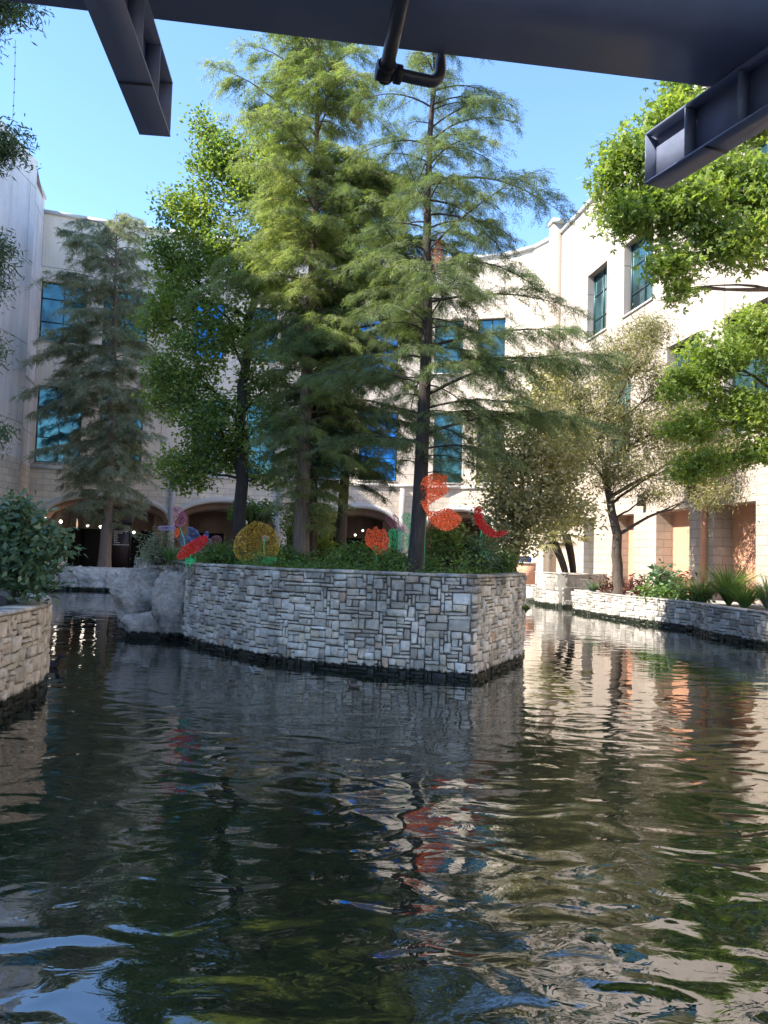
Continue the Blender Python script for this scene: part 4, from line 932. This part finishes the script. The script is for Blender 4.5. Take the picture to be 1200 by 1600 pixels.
# ------------------------------------------------------------------ light sculptures (wire flowers covered in coloured tinsel and little bulbs)
def tinsel(name, col, em=.0):
    m = mat(name, col, .3, .25); g_ = pos(m); b = P(m)
    c = ramp(m, g_.outputs['Random Per Island'], [(0, tuple(x*.45 for x in col)), (.5, col), (1, tuple(min(1, x*1.5+.08) for x in col))]); L(m, c, b.inputs['Base Color'])
    if em: L(m, c, b.inputs['Emission Color']); b.inputs['Emission Strength'].default_value = em
    return m
T_RED, T_ORG, T_GRN = tinsel('tinsel red', (.48, .02, .018), .04), tinsel('tinsel orange', (.70, .12, .035), .05), tinsel('tinsel green', (.01, .30, .12), .1)
T_BLU, T_PNK, T_LIL, T_GLD, T_RUST = tinsel('tinsel blue', (.16, .26, .55)), tinsel('tinsel pink', (.55, .16, .26)), tinsel('tinsel lilac', (.45, .36, .55)), tinsel('tinsel gold', (.62, .40, .05)), tinsel('tinsel rust', (.75, .15, .05), .06)
def petal(name, parent, outline, Y, m, seed, cup=.12, dens=900, fleck=.025, rim=.007, grid=.09, tilt=0., Yc=None):
    """outline in photo points at depth Y -> wire rim, wire net and tinsel flecks over a cupped surface"""
    rng = np.random.default_rng(seed); P_ = np.array([at(x, y, Y) for x, y in outline])
    # smooth closed outline
    for _ in range(2): P_ = np.concatenate([np.stack([P_[i]*.75+P_[(i+1) % len(P_)]*.25, P_[i]*.25+P_[(i+1) % len(P_)]*.75]) for i in range(len(P_))])
    c = P_.mean(0); R_ = np.abs(P_[:, [0, 2]]-c[[0, 2]]).max()
    def cupd(p): d = np.linalg.norm(p[:, [0, 2]]-c[[0, 2]], axis=1)/R_; q = p.copy(); q[:, 1] = p[:, 1]+cup*(1-d**2)+tilt*(p[:, 0]-c[0]); return q
    poly_ = P_[:, [0, 2]]
    def ins(X):
        r_ = np.zeros(len(X), bool); j = len(poly_)-1
        for i in range(len(poly_)):
            a, b__ = poly_[i], poly_[j]; cond = (a[1] > X[:, 1]) != (b__[1] > X[:, 1])
            xx = (b__[0]-a[0])*(X[:, 1]-a[1])/((b__[1]-a[1])+1e-12)+a[0]; r_ ^= cond & (X[:, 0] < xx); j = i
        return r_
    b = MB(); Q = cupd(P_); b.tube(np.concatenate([Q, Q[:1]]), rim, 5)
    lo_, hi_ = poly_.min(0), poly_.max(0)
    for ax in (0, 1):
        for v in np.arange(lo_[ax]+grid/2, hi_[ax], grid):
            o = np.linspace(lo_[1-ax], hi_[1-ax], 26); X = np.zeros((26, 2)); X[:, ax] = v; X[:, 1-ax] = o; k = ins(X); p3 = cupd(np.column_stack([X[:, 0], np.full(26, c[1]), X[:, 1]]))
            run = []
            for i in range(26):
                if k[i]: run.append(p3[i])
                if (not k[i] or i == 25) and run:
                    if len(run) > 1: b.tube(np.array(run), .002, 3)
                    run = []
    b.build(name, m, parent)
    dens = int(dens*1.6); X = rng.uniform(lo_, hi_, (dens*4, 2)); X = X[ins(X)][:dens]
    p3 = cupd(np.column_stack([X[:, 0], np.full(len(X), c[1]), X[:, 1]]))+rng.normal(size=(len(X), 3))*.012
    return p3
def sculpture(name, label, Y, petals, base_px, stems, group='lit wire flower sculptures'):
    bp_ = at(base_px[0], base_px[1], Y); t = thing(name, (bp_[0], bp_[1], ZS), label, 'light sculpture', group)
    for i, (pn, outline, m, dens, fk, cup, tilt) in enumerate(petals):
        p3 = petal(pn, t, outline, Y+.04*i, m, 600+i+int(outline[0][0]), cup, dens, fk, tilt=tilt)
        par = [o for o in t.children][-1]
        rng = np.random.default_rng(9+i); tris('tinsel', leaves(p3, fk, rng, .1, .6), m, par, 4)
    if stems:
        b = MB(); sr = .004 if 'orange' in name and 'red' in name else .010
        for st in stems: pts = np.array([at(x, y, Y+.05) for x, y in st]); pts[-1][2] = min(pts[-1][2], ZS); b.tube(pts, sr, 6)
        b.build('stem', T_GRN if stems else M_DARK, t)
    return t
sculpture('pink_flower', 'tall pink wire tulip with a lilac leaf at the left end of the island', 18.6, [
    ('flower_head', [(272, 790), (282, 794), (290, 806), (289, 818), (280, 824), (271, 818), (269, 804)], T_PNK, 420, .03, .15, 0),
    ('leaf', [(245, 823), (258, 822), (272, 822), (276, 826), (264, 828), (250, 828)], T_LIL, 120, .03, .05, 0),
    ('bud', [(273, 826), (279, 825), (279, 838), (274, 840)], T_ORG, 80, .03, .05, 0)], (290, 870), [[(281, 824), (287, 840), (290, 860), (291, 885)]])
sculpture('blue_butterfly', 'blue wire butterfly behind the red oval flower', 18.9, [
    ('upper_wing', [(294, 824), (302, 824), (310, 834), (313, 846), (305, 852), (296, 846)], T_BLU, 380, .028, .1, .3),
    ('upper_wing', [(312, 846), (318, 834), (325, 829), (325, 838), (318, 850)], T_BLU, 250, .028, .1, -.3),
    ('lower_wing', [(281, 834), (293, 836), (294, 850), (288, 856), (281, 848)], T_BLU, 260, .028, .1, .3),
    ('lower_wing', [(308, 852), (322, 846), (330, 840), (328, 855), (318, 864), (310, 862)], T_LIL, 300, .028, .1, -.3)], (305, 870), [[(306, 852), (305, 870), (305, 885)]])
sculpture('red_flower', 'glittering red oval wire flower leaning over the left of the wall', 18.3, [
    ('flower_head', [(276, 874), (283, 856), (300, 844), (318, 836), (325, 838), (322, 850), (306, 862), (288, 872)], T_RED, 1600, .03, .1, 0),
    ('leaf', [(290, 876), (296, 871), (303, 874), (302, 880), (293, 881)], T_GRN, 120, .025, .05, 0)], (296, 880), [[(298, 866), (297, 875), (297, 885)]])
sculpture('pink_flower', 'small dusty pink wire flower right of the blue butterfly', 19.1, [
    ('flower_head', [(327, 842), (338, 836), (347, 840), (344, 852), (334, 858), (327, 853)], T_PNK, 260, .03, .1, 0)], (336, 870), [[(335, 856), (335, 870), (334, 885)]])
sculpture('gold_dome', 'large gold domed wire bloom with a green stalk in front of the dark trunk', 18.3, [
    ('dome', [(366, 866), (365, 848), (371, 832), (384, 822), (397, 814), (410, 817), (424, 824), (434, 838), (438, 855), (432, 868), (418, 872), (400, 868), (388, 874), (378, 878)], T_GLD, 3000, .035, .55, 0),
    ('leaf', [(409, 877), (418, 872), (430, 870), (433, 875), (424, 881), (412, 882)], T_GRN, 240, .025, .06, 0),
    ('seed_head', [(409, 839), (414, 836), (419, 840), (416, 846), (410, 845)], mat('cream', (.6, .45, .3)), 60, .03, .02, 0)], (412, 876), [[(413, 842), (412, 860), (413, 885)]])
sculpture('orange_flower', 'bright orange pointed wire bloom left of the green leaves', 18.0, [
    ('flower_head', [(571, 835), (576, 824), (581, 832), (587, 820), (592, 831), (601, 824), (604, 838), (610, 850), (601, 860), (588, 868), (584, 858), (572, 852)], T_ORG, 1100, .032, .2, 0)], (588, 868), [[(588, 862), (588, 872), (588, 885)]])
sculpture('green_flower', 'green leaved wire flower with pink petals left of the tallest trunk', 17.4, [
    ('leaf', [(606, 830), (616, 826), (630, 830), (640, 842), (634, 858), (618, 860), (606, 856), (610, 842)], T_GRN, 420, .028, .1, 0),
    ('leaf', [(626, 806), (636, 801), (646, 806), (655, 818), (650, 828), (638, 826), (632, 815)], T_GRN, 260, .028, .1, 0),
    ('petal', [(601, 806), (610, 808), (624, 820), (630, 828), (616, 827), (606, 818)], T_PNK, 160, .026, .06, 0),
    ('petal', [(613, 802), (618, 804), (626, 818), (634, 832), (624, 828), (617, 815)], T_PNK, 130, .026, .06, 0),
    ('petal', [(640, 834), (646, 832), (647, 848), (642, 856), (639, 846)], T_PNK, 90, .026, .06, 0)], (638, 893), [[(650, 806), (640, 822), (638, 850), (638, 893)]])
sculpture('red_orange_flower', 'huge red orange wire crescent flower high beside the tallest trunk', 16.0, [
    ('petal', [(664, 744), (680, 739), (700, 743), (696, 756), (702, 766), (690, 776), (676, 782), (668, 790), (672, 804), (664, 800), (657, 780), (657, 758)], T_RUST, 2000, .034, .15, .1),
    ('petal', [(666, 798), (682, 800), (700, 792), (714, 802), (722, 812), (712, 824), (698, 830), (682, 822), (670, 812)], T_RUST, 1400, .034, .15, -.1),
    ], (668, 893), [[(666, 800), (664, 840), (662, 893)]])
sculpture('red_crescent', 'red wire crescent with small green leaves near the yellow tree', 17.0, [
    ('petal', [(741, 793), (752, 792), (754, 808), (762, 822), (776, 832), (794, 829), (788, 836), (768, 840), (752, 828), (742, 812)], T_RED, 1500, .03, .1, 0),
    ('leaf', [(738, 866), (748, 860), (762, 861), (762, 867), (750, 870), (740, 870)], T_GRN, 160, .025, .05, 0),
    ('leaf', [(722, 882), (730, 880), (738, 884), (736, 888), (726, 888)], T_GRN, 120, .025, .05, 0)], (752, 885), [[(752, 828), (750, 850), (750, 885)]])

# ------------------------------------------------------------------ ducks on the water
def duck(label, c, s, rz, body_c, head_c):
    t = thing('duck', c, label, 'duck', 'ducks on the water')
    prof = [(-.30, .12, .004), (-.25, .11, .025), (-.18, .09, .07), (-.08, .07, .10), (.04, .06, .105), (.14, .07, .085), (.20, .11, .055), (.22, .17, .038), (.235, .22, .035), (.26, .255, .042), (.30, .26, .036), (.325, .25, .016), (.36, .243, .014), (.385, .24, .006)]
    ca, sa = math.cos(rz), math.sin(rz)
    pts = np.array([(c[0]+x*s*ca, c[1]+x*s*sa, c[2]+(z-.03)*s) for x, z, r_ in prof]); b = MB(); b.tube(pts, [p[2]*s for p in prof], 12, True)
    b.build('body', mat('duck feathers', body_c, .7), t, True)
    b = MB(); q = np.array(c)+np.array([-.05*s*ca, -.05*s*sa, .08*s])
    for sg in (-1, 1):
        o = np.array([-sa, ca, 0])*sg*.085*s; b.tube([q+o+np.array([ca, sa, 0])*x*s+np.array([0, 0, -.01*s]) for x in (-.2, -.1, 0, .1, .16)], [.004*s, .03*s, .05*s, .04*s, .008*s], 8)
    b.build('wing', mat('duck wing', head_c, .7), t, True)
q = gp(553, 1074); duck('small brown duck swimming below the middle of the island wall', q, .45, 2.6, (.10, .07, .05), (.16, .12, .09))
q = gp(400, 1051); duck('small grey and white duck swimming by the bend of the island wall', q, .42, 3.4, (.22, .23, .24), (.07, .07, .07))
q = gp(72, 1043); duck('dark duck half hidden behind the left planter', q, .9, .1, (.015, .015, .03), (.25, .25, .35))
# dry reddish sprays caught in the cypress
rng = np.random.default_rng(3)
for (x, y, Y, own) in ((561, 172, 19.2, 1), (684, 392, 15.6, 0)):
    c = at(x, y, Y); m = 60; Bq = c+rng.normal(size=(m, 3))*[.05, .05, .16]
    tris('dead_spray', fronds(Bq, np.tile([0, 0, -1.], (m, 1))+rng.normal(size=(m, 3))*.3, np.full(m, .15), rng), LF_DEAD, [o for o in bpy.data.objects if o.name.startswith('bald_cypress')][own])
for o in bpy.data.objects:
    if '_o' in o: del o['_o']
